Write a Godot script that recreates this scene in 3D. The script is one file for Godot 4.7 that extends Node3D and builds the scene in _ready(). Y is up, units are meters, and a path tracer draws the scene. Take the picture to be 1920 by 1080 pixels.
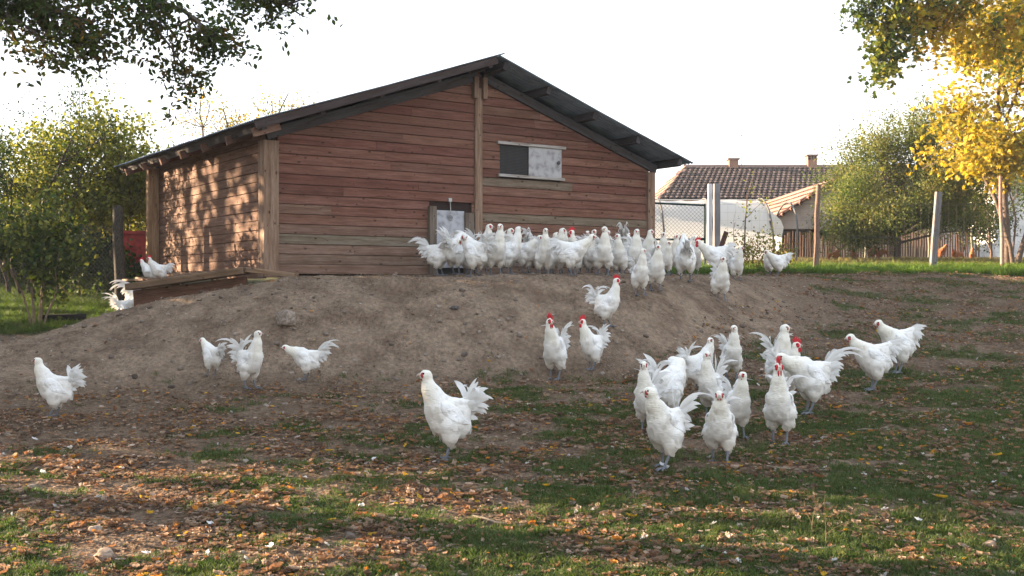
extends Node3D
# A henhouse in a farmyard on a low autumn afternoon, with a flock of white chickens.
# World: x to the right, y up, -z into the scene; the ground is y = 0 under the camera.

const EYE := 1.617
const LENS := 2059.0
var M := {}
var rng := RandomNumberGenerator.new()
var bumps := FastNoiseLite.new()
var patches := FastNoiseLite.new()
var scrapes := []

func _ready() -> void:
	var cam := Camera3D.new()
	cam.name = "camera"
	cam.fov = rad_to_deg(2.0 * atan(540.0 / LENS))
	cam.near = 0.1
	cam.far = 900.0
	add_child(cam)
	cam.position = Vector3(0, EYE, 0)
	cam.current = true
	var env := Environment.new()
	env.background_mode = Environment.BG_SKY
	var sm := ProceduralSkyMaterial.new()
	sm.sky_top_color = Color(0.74, 0.79, 0.86)
	sm.sky_horizon_color = Color(0.92, 0.915, 0.90)
	sm.sky_curve = 0.16
	sm.ground_bottom_color = Color(0.28, 0.26, 0.2)
	sm.ground_horizon_color = Color(0.6, 0.58, 0.52)
	sm.sun_angle_max = 1.0
	sm.sky_energy_multiplier = 1.0
	var sky := Sky.new()
	sky.sky_material = sm
	env.sky = sky
	env.background_energy_multiplier = 0.385
	env.tonemap_mode = Environment.TONE_MAPPER_LINEAR
	env.tonemap_exposure = 6.9
	env.fog_enabled = true
	env.fog_density = 0.0009
	env.fog_light_color = Color(0.90, 0.90, 0.90)
	env.sdfgi_enabled = true
	env.ssao_enabled = true
	env.ssil_enabled = true
	var we := WorldEnvironment.new()
	we.name = "world_environment"
	we.environment = env
	add_child(we)
	var sun := DirectionalLight3D.new()
	sun.name = "sun"
	sun.light_energy = 1.6
	sun.light_color = Color(1.0, 0.89, 0.75)
	sun.light_angular_distance = 0.5
	sun.shadow_enabled = true
	add_child(sun)
	var el := deg_to_rad(12.5)
	var towards := Vector3(-0.957 * cos(el), sin(el), -0.290 * cos(el))
	sun.look_at_from_position(towards * 50.0, Vector3.ZERO, Vector3.UP)

	rng.seed = 20231
	for i in 22:
		scrapes.append(Vector3(rng.randf_range(-5.5, 4.0), rng.randf_range(10.2, 13.4), rng.randf_range(0.12, 0.34)))
	bumps.seed = 5
	bumps.frequency = 0.9
	bumps.fractal_octaves = 4
	patches.seed = 11
	patches.frequency = 0.55
	patches.fractal_octaves = 3
	make_materials()
	build_ground()
	build_henhouse()
	build_far_buildings()
	build_fences()
	build_trees()
	build_flock()
	build_litter()

# ---------------------------------------------------------------- helpers
func lin(r: float, g: float, b: float) -> Color:
	return Color(r, g, b).linear_to_srgb()

func at(px: float, py: float, d: float) -> Vector3:
	return Vector3((px - 960.0) / LENS * d, EYE + (540.0 - py) / LENS * d, -d)

func on_ground(px: float, py: float) -> Vector3:
	var d := 4.2
	while d < 60.0:
		var p := at(px, py, d)
		if p.y <= ground(p.x, p.z):
			break
		d += 0.04
	var q := at(px, py, d)
	q.y = ground(q.x, q.z)
	return q

func numbered(called: String, parent: Node) -> String:
	if not parent.has_node(called):
		return called
	var k := 1
	while parent.has_node("%s_%03d" % [called, k]):
		k += 1
	return "%s_%03d" % [called, k]

var counters := {}
func fresh(called: String, parent: Node) -> String:
	var key := "%d/%s" % [parent.get_instance_id(), called]
	var k: int = counters.get(key, 0)
	counters[key] = k + 1
	return called if k == 0 else "%s_%03d" % [called, k]

func put(called: String, m: Mesh, mat: Material, parent: Node = self) -> MeshInstance3D:
	var o := MeshInstance3D.new()
	o.name = fresh(called, parent)
	o.mesh = m
	o.material_override = mat
	parent.add_child(o, true)
	return o

func holder(called: String, parent: Node = self, pos := Vector3.ZERO, turn := 0.0) -> Node3D:
	var o := Node3D.new()
	o.name = fresh(called, parent)
	parent.add_child(o, true)
	o.position = pos
	o.rotation.y = turn
	return o

func tag(o: Node, label: String, category: String, group := "", kind := "") -> Node:
	o.set_meta("label", label)
	o.set_meta("category", category)
	if group != "":
		o.set_meta("group", group)
	if kind != "":
		o.set_meta("kind", kind)
	return o

func structure(o: Node) -> Node:
	o.set_meta("kind", "structure")
	return o

func scatter(called: String, m: Mesh, mat: Material, places: Array, tints: Array, parent: Node = self) -> MultiMeshInstance3D:
	var mm := MultiMesh.new()
	mm.transform_format = MultiMesh.TRANSFORM_3D
	mm.use_colors = true
	mm.mesh = m
	mm.instance_count = places.size()
	for i in places.size():
		mm.set_instance_transform(i, places[i])
		mm.set_instance_color(i, tints[i])
	var o := MultiMeshInstance3D.new()
	o.name = fresh(called, parent)
	o.multimesh = mm
	o.material_override = mat
	parent.add_child(o, true)
	o.set_meta("kind", "stuff")
	return o

func curve_at(xs: Array, ys: Array, x: float) -> float:
	if x <= xs[0]:
		return ys[0]
	for i in range(1, xs.size()):
		if x <= xs[i]:
			return lerpf(ys[i - 1], ys[i], (x - xs[i - 1]) / (xs[i] - xs[i - 1]))
	return ys[ys.size() - 1]

class Shape:
	var v := PackedVector3Array()
	var n := PackedVector3Array()
	var uv := PackedVector2Array()
	var c := PackedColorArray()
	var col := Color.WHITE

	func tri(a: Vector3, b: Vector3, d: Vector3, na: Vector3, nb: Vector3, nd: Vector3, ua := Vector2.ZERO, ub := Vector2.ZERO, ud := Vector2.ZERO) -> void:
		if (d - a).cross(b - a).dot(na + nb + nd) < 0.0:
			v.append(a); v.append(d); v.append(b)
			n.append(na); n.append(nd); n.append(nb)
			uv.append(ua); uv.append(ud); uv.append(ub)
		else:
			v.append(a); v.append(b); v.append(d)
			n.append(na); n.append(nb); n.append(nd)
			uv.append(ua); uv.append(ub); uv.append(ud)
		c.append(col); c.append(col); c.append(col)

	func flat(a: Vector3, b: Vector3, d: Vector3, out := Vector3.ZERO, ua := Vector2.ZERO, ub := Vector2.ZERO, ud := Vector2.ZERO) -> void:
		var f := (d - a).cross(b - a)
		if f.length_squared() < 1e-16:
			return
		f = f.normalized()
		if out != Vector3.ZERO and f.dot(out) < 0.0:
			f = -f
		tri(a, b, d, f, f, f, ua, ub, ud)

	func quad(a: Vector3, b: Vector3, d: Vector3, e: Vector3, out := Vector3.ZERO, ua := Vector2.ZERO, ub := Vector2.ZERO, ud := Vector2.ZERO, ue := Vector2.ZERO) -> void:
		flat(a, b, d, out, ua, ub, ud)
		flat(a, d, e, out, ua, ud, ue)

	# a bar whose ends are the loops "near" and "far" (same number of points, convex)
	func bar(near: Array, far: Array, u0 := Vector2.ZERO, across := 1.0) -> void:
		var k := near.size()
		var mid := Vector3.ZERO
		for i in k:
			mid += near[i] + far[i]
		mid /= 2.0 * k
		var run := 0.0
		for i in k:
			var j := (i + 1) % k
			var a: Vector3 = near[i]
			var b: Vector3 = near[j]
			var d: Vector3 = far[j]
			var e: Vector3 = far[i]
			var w := a.distance_to(b)
			var l1 := a.distance_to(e)
			var l2 := b.distance_to(d)
			quad(a, b, d, e, (a + b + d + e) / 4.0 - mid, u0 + Vector2(0, run * across), u0 + Vector2(0, (run + w) * across), u0 + Vector2(l2, (run + w) * across), u0 + Vector2(l1, run * across))
			run += w
		for i in range(1, k - 1):
			flat(near[0], near[i], near[i + 1], near[0] - far[0], u0 + Vector2(0, 0), u0 + Vector2(0.02, 0), u0 + Vector2(0.02, 0.02))
			flat(far[0], far[i], far[i + 1], far[0] - near[0], u0 + Vector2(0, 0), u0 + Vector2(0.02, 0), u0 + Vector2(0.02, 0.02))

	# a bevelled box along its own z axis (the grain runs along z)
	func beam(t: Transform3D, size: Vector3, bevel := 0.004, u0 := Vector2.ZERO) -> void:
		var x := size.x / 2.0
		var y := size.y / 2.0
		var z := size.z / 2.0
		var b := minf(bevel, minf(x, y) * 0.5)
		var near := []
		var far := []
		for p in [[-x, -y + b], [-x + b, -y], [x - b, -y], [x, -y + b], [x, y - b], [x - b, y], [-x + b, y], [-x, y - b]]:
			near.append(t * Vector3(p[0], p[1], z))
			far.append(t * Vector3(p[0], p[1], -z))
		bar(near, far, u0)

	# a beam from a to b, with "up" for its height
	func beam_between(a: Vector3, b: Vector3, w: float, h: float, bevel := 0.004, u0 := Vector2.ZERO, up := Vector3.UP) -> void:
		var z := (b - a).normalized()
		var x := up.cross(z).normalized()
		var y := z.cross(x)
		beam(Transform3D(Basis(x, y, z), (a + b) / 2.0), Vector3(w, h, a.distance_to(b)), bevel, u0)

	func tube(pts: Array, radii: Array, sides := 6, cap := true) -> void:
		var rings := []
		var norms := []
		var z := Vector3.ZERO
		var x := Vector3.ZERO
		for i in pts.size():
			var p: Vector3 = pts[i]
			var prev: Vector3 = pts[maxi(i - 1, 0)]
			var next: Vector3 = pts[mini(i + 1, pts.size() - 1)]
			z = (next - prev).normalized()
			if x == Vector3.ZERO:
				x = (Vector3.UP if absf(z.y) < 0.9 else Vector3.RIGHT).cross(z).normalized()
			else:
				x = (x - z * x.dot(z)).normalized()
			var y := z.cross(x)
			var ring := []
			var nn := []
			for s in sides:
				var a := TAU * s / sides
				var d := x * cos(a) + y * sin(a)
				ring.append(p + d * radii[i])
				nn.append(d)
			rings.append(ring)
			norms.append(nn)
		var run := 0.0
		for i in range(1, pts.size()):
			var l: float = pts[i].distance_to(pts[i - 1])
			for s in sides:
				var t := (s + 1) % sides
				var u1 := float(s) / sides
				var u2 := float(s + 1) / sides
				tri(rings[i - 1][s], rings[i - 1][t], rings[i][t], norms[i - 1][s], norms[i - 1][t], norms[i][t], Vector2(u1, run), Vector2(u2, run), Vector2(u2, run + l))
				tri(rings[i - 1][s], rings[i][t], rings[i][s], norms[i - 1][s], norms[i][t], norms[i][s], Vector2(u1, run), Vector2(u2, run + l), Vector2(u1, run + l))
			run += l
		if cap:
			var e: int = pts.size() - 1
			for s in range(1, sides - 1):
				flat(rings[e][0], rings[e][s], rings[e][s + 1], z)

	func ball(t: Transform3D, lat := 6, lon := 8) -> void:
		var inv := t.basis.inverse().transposed()
		for i in lat:
			for j in lon:
				var q := []
				for k in [[0, 0], [0, 1], [1, 1], [1, 0]]:
					var th: float = PI * (i + k[0]) / lat
					var ph: float = TAU * (j + k[1]) / lon
					q.append(Vector3(sin(th) * cos(ph), cos(th), sin(th) * sin(ph)))
				var p := []
				var nn := []
				for d in q:
					p.append(t * d)
					nn.append((inv * d).normalized())
				if i > 0:
					tri(p[0], p[1], p[2], nn[0], nn[1], nn[2])
				if i < lat - 1 or i == 0:
					tri(p[0], p[2], p[3], nn[0], nn[2], nn[3])

	func mesh() -> ArrayMesh:
		var a := []
		a.resize(Mesh.ARRAY_MAX)
		a[Mesh.ARRAY_VERTEX] = v
		a[Mesh.ARRAY_NORMAL] = n
		a[Mesh.ARRAY_TEX_UV] = uv
		a[Mesh.ARRAY_COLOR] = c
		var m := ArrayMesh.new()
		m.add_surface_from_arrays(Mesh.PRIMITIVE_TRIANGLES, a)
		return m

# ---------------------------------------------------------------- materials
func picture(w: int, h: int, f: Callable) -> ImageTexture:
	var b := PackedByteArray()
	b.resize(w * h * 3)
	var k := 0
	for y in h:
		for x in w:
			var q: Color = f.call(x, y)
			b[k] = int(clampf(q.r, 0, 1) * 255.0)
			b[k + 1] = int(clampf(q.g, 0, 1) * 255.0)
			b[k + 2] = int(clampf(q.b, 0, 1) * 255.0)
			k += 3
	return ImageTexture.create_from_image(Image.create_from_data(w, h, false, Image.FORMAT_RGB8, b))

func plain(c: Color, rough := 0.85, tinted := false) -> StandardMaterial3D:
	var m := StandardMaterial3D.new()
	m.albedo_color = c
	m.roughness = rough
	m.metallic_specular = 0.3
	m.vertex_color_use_as_albedo = tinted
	return m

func noise_texture(freq: float, seed_: int, ramp: Gradient, size := 512, octaves := 5) -> NoiseTexture2D:
	var t := NoiseTexture2D.new()
	var f := FastNoiseLite.new()
	f.seed = seed_
	f.frequency = freq
	f.fractal_octaves = octaves
	t.width = size
	t.height = size
	t.seamless = true
	t.noise = f
	t.color_ramp = ramp
	return t

func ramp(stops: Array) -> Gradient:
	var g := Gradient.new()
	var o := PackedFloat32Array()
	var c := PackedColorArray()
	for s in stops:
		o.append(s[0])
		c.append(s[1])
	g.offsets = o
	g.colors = c
	return g

func grey(v: float) -> Color:
	return Color(v, v, v)

func make_materials() -> void:
	# timber: grain along u, knots and checks; the tint comes from each board
	var f1 := FastNoiseLite.new()
	f1.frequency = 0.02
	f1.fractal_octaves = 3
	f1.seed = 3
	var f2 := FastNoiseLite.new()
	f2.frequency = 0.05
	f2.fractal_octaves = 2
	f2.seed = 9
	var knots := []
	rng.seed = 77
	for i in 17:
		knots.append([])
	for i in 46:
		var kx := rng.randf() * 900.0 + 60.0
		var one := [kx, rng.randf() * 512.0, rng.randf_range(3.0, 7.5), rng.randf_range(0.35, 0.8)]
		for b in range(int((kx - 60.0) / 64.0), int((kx + 60.0) / 64.0) + 1):
			knots[b].append(one)
	var wood := func(x: int, y: int) -> Color:
		var bend := 0.0
		var dark := 1.0
		for k in knots[x >> 6]:
			var dx: float = absf(x - k[0])
			var dy: float = y - k[1]
			if dx < 60.0 and absf(dy) < 26.0:
				var q: float = (dx * dx / 3.2 + dy * dy) / (k[2] * k[2])
				bend += signf(dy) * 7.0 * exp(-q * 0.22)
				if q < 1.0:
					dark *= lerpf(k[3], 0.95, q)
		var wrap := absf(x - 512.0)
		var g := f1.get_noise_2d(wrap * 0.22, (y + bend) * 5.5)
		var h := f2.get_noise_2d(wrap * 0.35 + 300.0, (y + bend) * 9.0)
		var s := f1.get_noise_2d(wrap * 0.16 + 900.0, y * 1.6 + 50.0)
		var w := (0.82 + 0.15 * g + 0.12 * h + 0.13 * s) * dark
		return Color(w, w * (0.99 + 0.05 * s), w * (0.97 + 0.10 * s))
	var wt := picture(1024, 512, wood)
	var m := plain(Color.WHITE, 0.82, true)
	m.albedo_texture = wt
	m.uv1_scale = Vector3(0.45, 0.9, 1)
	m.heightmap_enabled = false
	M.wood = m
	# soil
	var so := plain(Color.WHITE, 0.95, true)
	so.metallic_specular = 0.15
	so.albedo_texture = noise_texture(0.02, 21, ramp([[0.0, grey(0.62)], [0.35, grey(0.8)], [0.55, grey(0.9)], [0.75, Color(0.98, 0.96, 0.94)], [1.0, grey(1.0)]]), 1024, 6)
	so.uv1_triplanar = true
	so.uv1_world_triplanar = true
	so.uv1_scale = Vector3(0.7, 0.7, 0.7)
	so.heightmap_enabled = true
	so.heightmap_texture = noise_texture(0.035, 8, ramp([[0.0, grey(0)], [1.0, grey(1)]]), 1024, 6)
	so.heightmap_scale = 4.5
	M.soil = so
	var fe := plain(Color.WHITE, 0.75, true)
	fe.metallic_specular = 0.2
	fe.uv1_triplanar = true
	fe.uv1_scale = Vector3(3.0, 9.0, 5.0)
	fe.heightmap_enabled = true
	fe.heightmap_texture = noise_texture(0.03, 31, ramp([[0.0, grey(0)], [1.0, grey(1)]]), 256, 4)
	fe.heightmap_scale = 0.35
	fe.rim_enabled = true
	fe.rim = 0.5
	fe.rim_tint = 0.5
	fe.backlight_enabled = true
	fe.backlight = Color(0.12, 0.11, 0.1)
	M.plumage = fe
	var ff := plain(Color.WHITE, 0.7, true)
	ff.metallic_specular = 0.2
	ff.backlight_enabled = true
	ff.backlight = lin(0.6, 0.58, 0.55)
	M.feather = ff
	M.comb = plain(lin(0.52, 0.025, 0.035), 0.45)
	M.comb.subsurf_scatter_enabled = true
	M.comb.subsurf_scatter_strength = 0.1
	M.face = plain(lin(0.36, 0.06, 0.06), 0.6)
	M.beak = plain(lin(0.42, 0.33, 0.27), 0.45)
	M.eye = plain(lin(0.01, 0.008, 0.006), 0.15)
	M.shank = plain(lin(0.135, 0.142, 0.155), 0.6)
	M.leaf = plain(Color.WHITE, 0.6, true)
	M.leaf.backlight_enabled = true
	M.leaf.backlight = lin(0.9, 0.9, 0.5)
	M.dry_leaf = plain(Color.WHITE, 0.7, true)
	M.dry_leaf.backlight_enabled = true
	M.dry_leaf.backlight = lin(0.6, 0.5, 0.35)
	M.grass = plain(Color.WHITE, 0.6, true)
	M.grass.backlight_enabled = true
	M.grass.backlight = lin(0.7, 0.8, 0.4)
	var bark := plain(Color.WHITE, 0.9, true)
	bark.uv1_scale = Vector3(3, 2, 1)
	bark.albedo_texture = noise_texture(0.03, 41, ramp([[0.0, grey(0.45)], [0.5, grey(0.85)], [1.0, grey(1)]]), 256, 5)
	M.bark = bark
	M.rock = plain(Color.WHITE, 0.9, true)
	M.rock.uv1_triplanar = true
	M.rock.uv1_scale = Vector3(4, 4, 4)
	M.rock.albedo_texture = noise_texture(0.03, 51, ramp([[0.0, grey(0.55)], [0.5, grey(0.85)], [1.0, grey(1)]]), 256, 5)
	M.sheet = plain(Color.WHITE, 0.55, true)
	M.sheet.metallic = 0.0
	M.sheet.uv1_triplanar = true
	M.sheet.uv1_scale = Vector3(0.6, 0.6, 0.6)
	M.sheet.albedo_texture = noise_texture(0.02, 61, ramp([[0.0, grey(0.6)], [0.5, grey(0.85)], [1.0, grey(1)]]), 256, 5)
	M.painted = plain(Color.WHITE, 0.6, true)
	M.painted.uv1_triplanar = true
	M.painted.uv1_scale = Vector3(1.3, 1.3, 1.3)
	M.painted.albedo_texture = noise_texture(0.02, 71, ramp([[0.0, grey(0.7)], [0.45, grey(0.92)], [1.0, grey(1)]]), 256, 5)
	M.wire = plain(lin(0.11, 0.105, 0.10), 0.6)
	M.wire.metallic = 0.5
	M.tile = plain(Color.WHITE, 0.85, true)
	M.plaster = plain(Color.WHITE, 0.92, true)
	M.plaster.uv1_triplanar = true
	M.plaster.uv1_scale = Vector3(0.4, 0.4, 0.4)
	M.plaster.albedo_texture = noise_texture(0.015, 81, ramp([[0.0, grey(0.8)], [0.5, grey(0.93)], [1.0, grey(1)]]), 256, 5)
	M.film = plain(lin(0.50, 0.49, 0.47), 0.5)
	M.film.backlight_enabled = true
	M.film.backlight = lin(0.6, 0.6, 0.58)
	M.gate = plain(lin(0.012, 0.03, 0.025), 0.5)
	M.dark = plain(lin(0.02, 0.02, 0.02), 0.8)

# ---------------------------------------------------------------- ground
func base_height(x: float, d: float) -> float:
	if d < 11.0:
		return maxf(0.063 * d, -0.5)
	var l := curve_at([11.0, 15.0, 17.0, 20.0, 27.0, 45.0], [0.693, 1.1, 1.33, 1.6, 2.2, 2.6], d)
	var r := curve_at([11.0, 15.0, 19.5, 20.5, 27.0, 45.0], [0.693, 1.24, 1.86, 1.94, 2.38, 2.7], d)
	return lerpf(l, r, smoothstep(-4.0, 3.0, x))

const MX := [-9.0, -7.0, -5.5, -4.5, -2.7, 0.0, 1.5, 2.5, 4.0, 6.0]
const MTOE := [9.4, 9.3, 9.4, 9.7, 10.1, 10.6, 11.3, 12.2, 13.5, 15.0]
const MTOP := [11.5, 12.0, 12.6, 13.5, 13.3, 13.5, 14.0, 15.0, 17.5, 19.5]
const MUP := [0.72, 0.82, 1.05, 1.43, 1.75, 1.78, 1.78, 1.79, 1.8, 1.86]

func mound_part(x: float, d: float) -> float:
	# how far up the mound: 0 at its toe, 1 on its top
	var toe := curve_at(MX, MTOE, x)
	return clampf((d - toe) / (curve_at(MX, MTOP, x) - toe), -0.5, 1.0)

func ground(x: float, z: float) -> float:
	var d := -z
	var b := base_height(x, d)
	var h := b
	if x > -10.0 and x < 8.0 and d > 8.5 and d < 26.0:
		var toe := curve_at(MX, MTOE, x)
		var top := curve_at(MX, MTOP, x)
		var up := curve_at(MX, MUP, x)
		var t := clampf((d - toe) / (top - toe), 0.0, 1.0)
		var s := lerpf(t * (2.0 - t), t * t * (3.0 - 2.0 * t), 0.6)
		var m := lerpf(base_height(x, minf(d, toe)) - 0.03, up, s)
		if d > top:
			m = up - (d - top) * lerpf(0.28, -0.018, smoothstep(-4.3, -3.2, x))
		var k := 0.12
		var q := maxf(k - absf(m - b), 0.0) / k
		h = maxf(b, m) + q * q * k * 0.25
		# lumps, scrapes and trodden dips all over the bank
		h += t * (0.5 + 0.5 * s) * (0.045 * absf(bumps.get_noise_2d(x * 1.9 + 7.0, d * 1.9)) + 0.016 * bumps.get_noise_2d(x * 9.0, d * 9.0) - 0.02)
		for sc in scrapes:
			var ex: float = (x - sc.x) / sc.z
			var ed: float = (d - sc.y) / (sc.z * 0.8)
			var e2 := ex * ex + ed * ed
			if e2 < 6.0:
				h += sc.z * 0.17 * (-exp(-e2) + 0.55 * exp(-(sqrt(e2) - 1.35) * (sqrt(e2) - 1.35) * 6.0))
		# a scratched hollow in the bank
		var dx := x + 4.05
		var dd := d - 11.75
		h -= 0.10 * exp(-(dx * dx / 0.10 + dd * dd / 0.05))
		dx = x + 3.4
		dd = d - 11.9
		h -= 0.05 * exp(-(dx * dx / 0.08 + dd * dd / 0.05))
		# a dust bath behind the two roosters
		dx = x - 0.85
		dd = d - 11.0
		h -= 0.10 * exp(-(dx * dx / 0.14 + dd * dd / 0.06))
	if d < 40.0:
		h += bumps.get_noise_2d(x, d) * 0.035 + bumps.get_noise_2d(x * 4.3 + 90.0, d * 4.3) * 0.020
	return h

func spread_axis(lo: float, hi: float, from: float, to: float, step: float) -> PackedFloat32Array:
	var out := PackedFloat32Array()
	var p := from
	var s := step
	var left := []
	while p > lo:
		s *= 1.35
		p -= s
		left.append(maxf(p, lo))
	left.reverse()
	for q in left:
		out.append(q)
	p = from
	while p <= to:
		out.append(p)
		p += step
	s = step
	while p < hi:
		out.append(p)
		s *= 1.3
		p += s
	out.append(hi)
	return out

func grass_share(x: float, d: float) -> float:
	# where grass grows: the near right of the yard, thin patches in front, the strip along the fence, the lawn at the left
	var n := patches.get_noise_2d(x * 1.4, d * 2.2) + 0.55 * patches.get_noise_2d(x * 5.0 + 70.0, d * 7.0)
	var g := 0.0
	if d < 11.5:
		g = clampf(0.70 + 0.17 * x - 0.13 * (d - 5.0) + n * 1.5, 0.0, 1.0)
	elif x > 1.0:
		g = clampf(0.12 + n * 1.3, 0.0, 0.7)
	if d > 19.3 and x > 2.2:
		g = maxf(g, clampf(0.9 + n, 0.0, 1.0) * (1.0 if d < 24.0 else 0.55))
	if x < -4.6 and d > 14.3:
		g = maxf(g, 0.95)
	if d > 26.0:
		g = maxf(g, 0.7)
	return g * (1.0 - smoothstep(0.02, 0.25, mound_part(x, d)) * (1.0 if x > -7.0 and x < 4.5 and d < 17.5 and not (x < -4.6 and d > 14.3) else 0.0))

func leaf_share(x: float, d: float) -> float:
	var n := patches.get_noise_2d(x * 2.1 + 40.0, d * 2.6 + 9.0)
	var m := 1.0 - smoothstep(-0.05, lerpf(0.14, 0.75, smoothstep(1.0, 3.0, x)), mound_part(x, d))
	if x > 3.5:
		m = maxf(m, smoothstep(3.5, 5.0, x))
	if d > 20.2 or (x < -4.4 and d > 15.5):
		m *= 0.12
	return clampf(0.40 + n * 1.8, 0.08, 1.0) * m * clampf(0.85 - 0.09 * x * smoothstep(9.5, 6.0, d), 0.35, 1.0)

func build_ground() -> void:
	var xs := spread_axis(-400.0, 400.0, -7.6, 9.0, 0.085)
	var zs := spread_axis(-60.0, 600.0, 4.2, 20.5, 0.085)
	var nx := xs.size()
	var nz := zs.size()
	var v := PackedVector3Array()
	var n := PackedVector3Array()
	var c := PackedColorArray()
	var ix := PackedInt32Array()
	v.resize(nx * nz)
	n.resize(nx * nz)
	c.resize(nx * nz)
	for j in nz:
		for i in nx:
			v[j * nx + i] = Vector3(xs[i], ground(xs[i], -zs[j]), -zs[j])
	for j in nz:
		for i in nx:
			var k := j * nx + i
			var a := v[j * nx + maxi(i - 1, 0)]
			var b := v[j * nx + mini(i + 1, nx - 1)]
			var e := v[maxi(j - 1, 0) * nx + i]
			var f := v[mini(j + 1, nz - 1) * nx + i]
			n[k] = (b - a).cross(f - e).normalized()
			var x := xs[i]
			var d := zs[j]
			var g := smoothstep(0.15, 0.75, grass_share(x, d))
			var mo := smoothstep(0.0, 0.2, mound_part(x, d)) * (1.0 - smoothstep(3.0, 5.0, x))
			var q := bumps.get_noise_2d(x * 1.7 + 33.0, d * 1.7) + 0.7 * bumps.get_noise_2d(x * 6.0 + 5.0, d * 7.0)
			var dirt := Color(0.325, 0.238, 0.168).lerp(Color(0.19, 0.133, 0.092), clampf(0.42 + q * 1.3, 0, 1))
			var soil := Color(0.165, 0.115, 0.078).lerp(Color(0.235, 0.167, 0.115), clampf(0.45 + q * 1.5, 0, 1))
			var t := soil.lerp(dirt, mo).lerp(Color(0.07, 0.085, 0.032), g * 0.8)
			if d > 22.0:
				t = t.lerp(Color(0.15, 0.125, 0.06), smoothstep(22.0, 25.0, d) * 0.6)
			c[k] = t
	for j in nz - 1:
		for i in nx - 1:
			var k := j * nx + i
			for w in [k, k + nx, k + 1, k + 1, k + nx, k + nx + 1]:
				ix.append(w)
	var a2 := []
	a2.resize(Mesh.ARRAY_MAX)
	a2[Mesh.ARRAY_VERTEX] = v
	a2[Mesh.ARRAY_NORMAL] = n
	a2[Mesh.ARRAY_COLOR] = c
	a2[Mesh.ARRAY_INDEX] = ix
	var m := ArrayMesh.new()
	m.add_surface_from_arrays(Mesh.PRIMITIVE_TRIANGLES, a2)
	structure(put("ground", m, M.soil))

# ---------------------------------------------------------------- henhouse
const HOUSE_TURN := 0.6037
const HOUSE_Y := 1.80
const RIDGE_X := 3.15
const WALL_L := 6.44
const DEEP := 4.56
var house: Node3D

func roof_under(x: float) -> float:
	# height of the sheets' underside above the henhouse floor
	return 3.035 - 0.341 * absf(x - RIDGE_X)

func wood_tint(kind: String) -> Color:
	var t := rng.randf()
	match kind:
		"front":
			return Color(0.215, 0.088, 0.063).lerp(Color(0.285, 0.148, 0.104), t) * rng.randf_range(0.82, 1.14)
		"grey":
			return Color(0.32, 0.225, 0.168).lerp(Color(0.27, 0.20, 0.15), t) * rng.randf_range(0.85, 1.1)
		"porch":
			return Color(0.24, 0.135, 0.092).lerp(Color(0.29, 0.17, 0.12), t) * rng.randf_range(0.9, 1.1)
		"post":
			return Color(0.36, 0.235, 0.165) * rng.randf_range(0.9, 1.1)
		"roof":
			return Color(0.10, 0.088, 0.088) * rng.randf_range(0.85, 1.15)
	return Color(0.3, 0.2, 0.15)

# one weatherboard lying in a wall plane: from u0 to u1 along the wall (its top may be cut shorter by the gable)
func board(t: Transform3D, b0: float, b1: float, t0: float, t1: float, y0: float, y1: float, tint: Color) -> ArrayMesh:
	var s := Shape.new()
	s.col = tint
	var cup := rng.randf_range(-0.002, 0.003)
	var prof := [[y0 + 0.001, 0.0], [y0 + 0.001, 0.019], [y0 + 0.003, 0.0215 + cup], [lerpf(y0, y1, 0.5), 0.0225 + cup], [y1 - 0.010, 0.021 + cup], [y1 - 0.006, 0.009], [y1 - 0.002, 0.0]]
	var near := []
	var far := []
	for p in prof:
		var k: float = (p[0] - y0) / (y1 - y0)
		near.append(t * Vector3(lerpf(b0, t0, k), p[0], p[1]))
		far.append(t * Vector3(lerpf(b1, t1, k), p[0], p[1]))
	s.bar(near, far, Vector2(rng.randf() * 3.0, rng.randf() * 3.0))
	return s.mesh()

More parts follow.
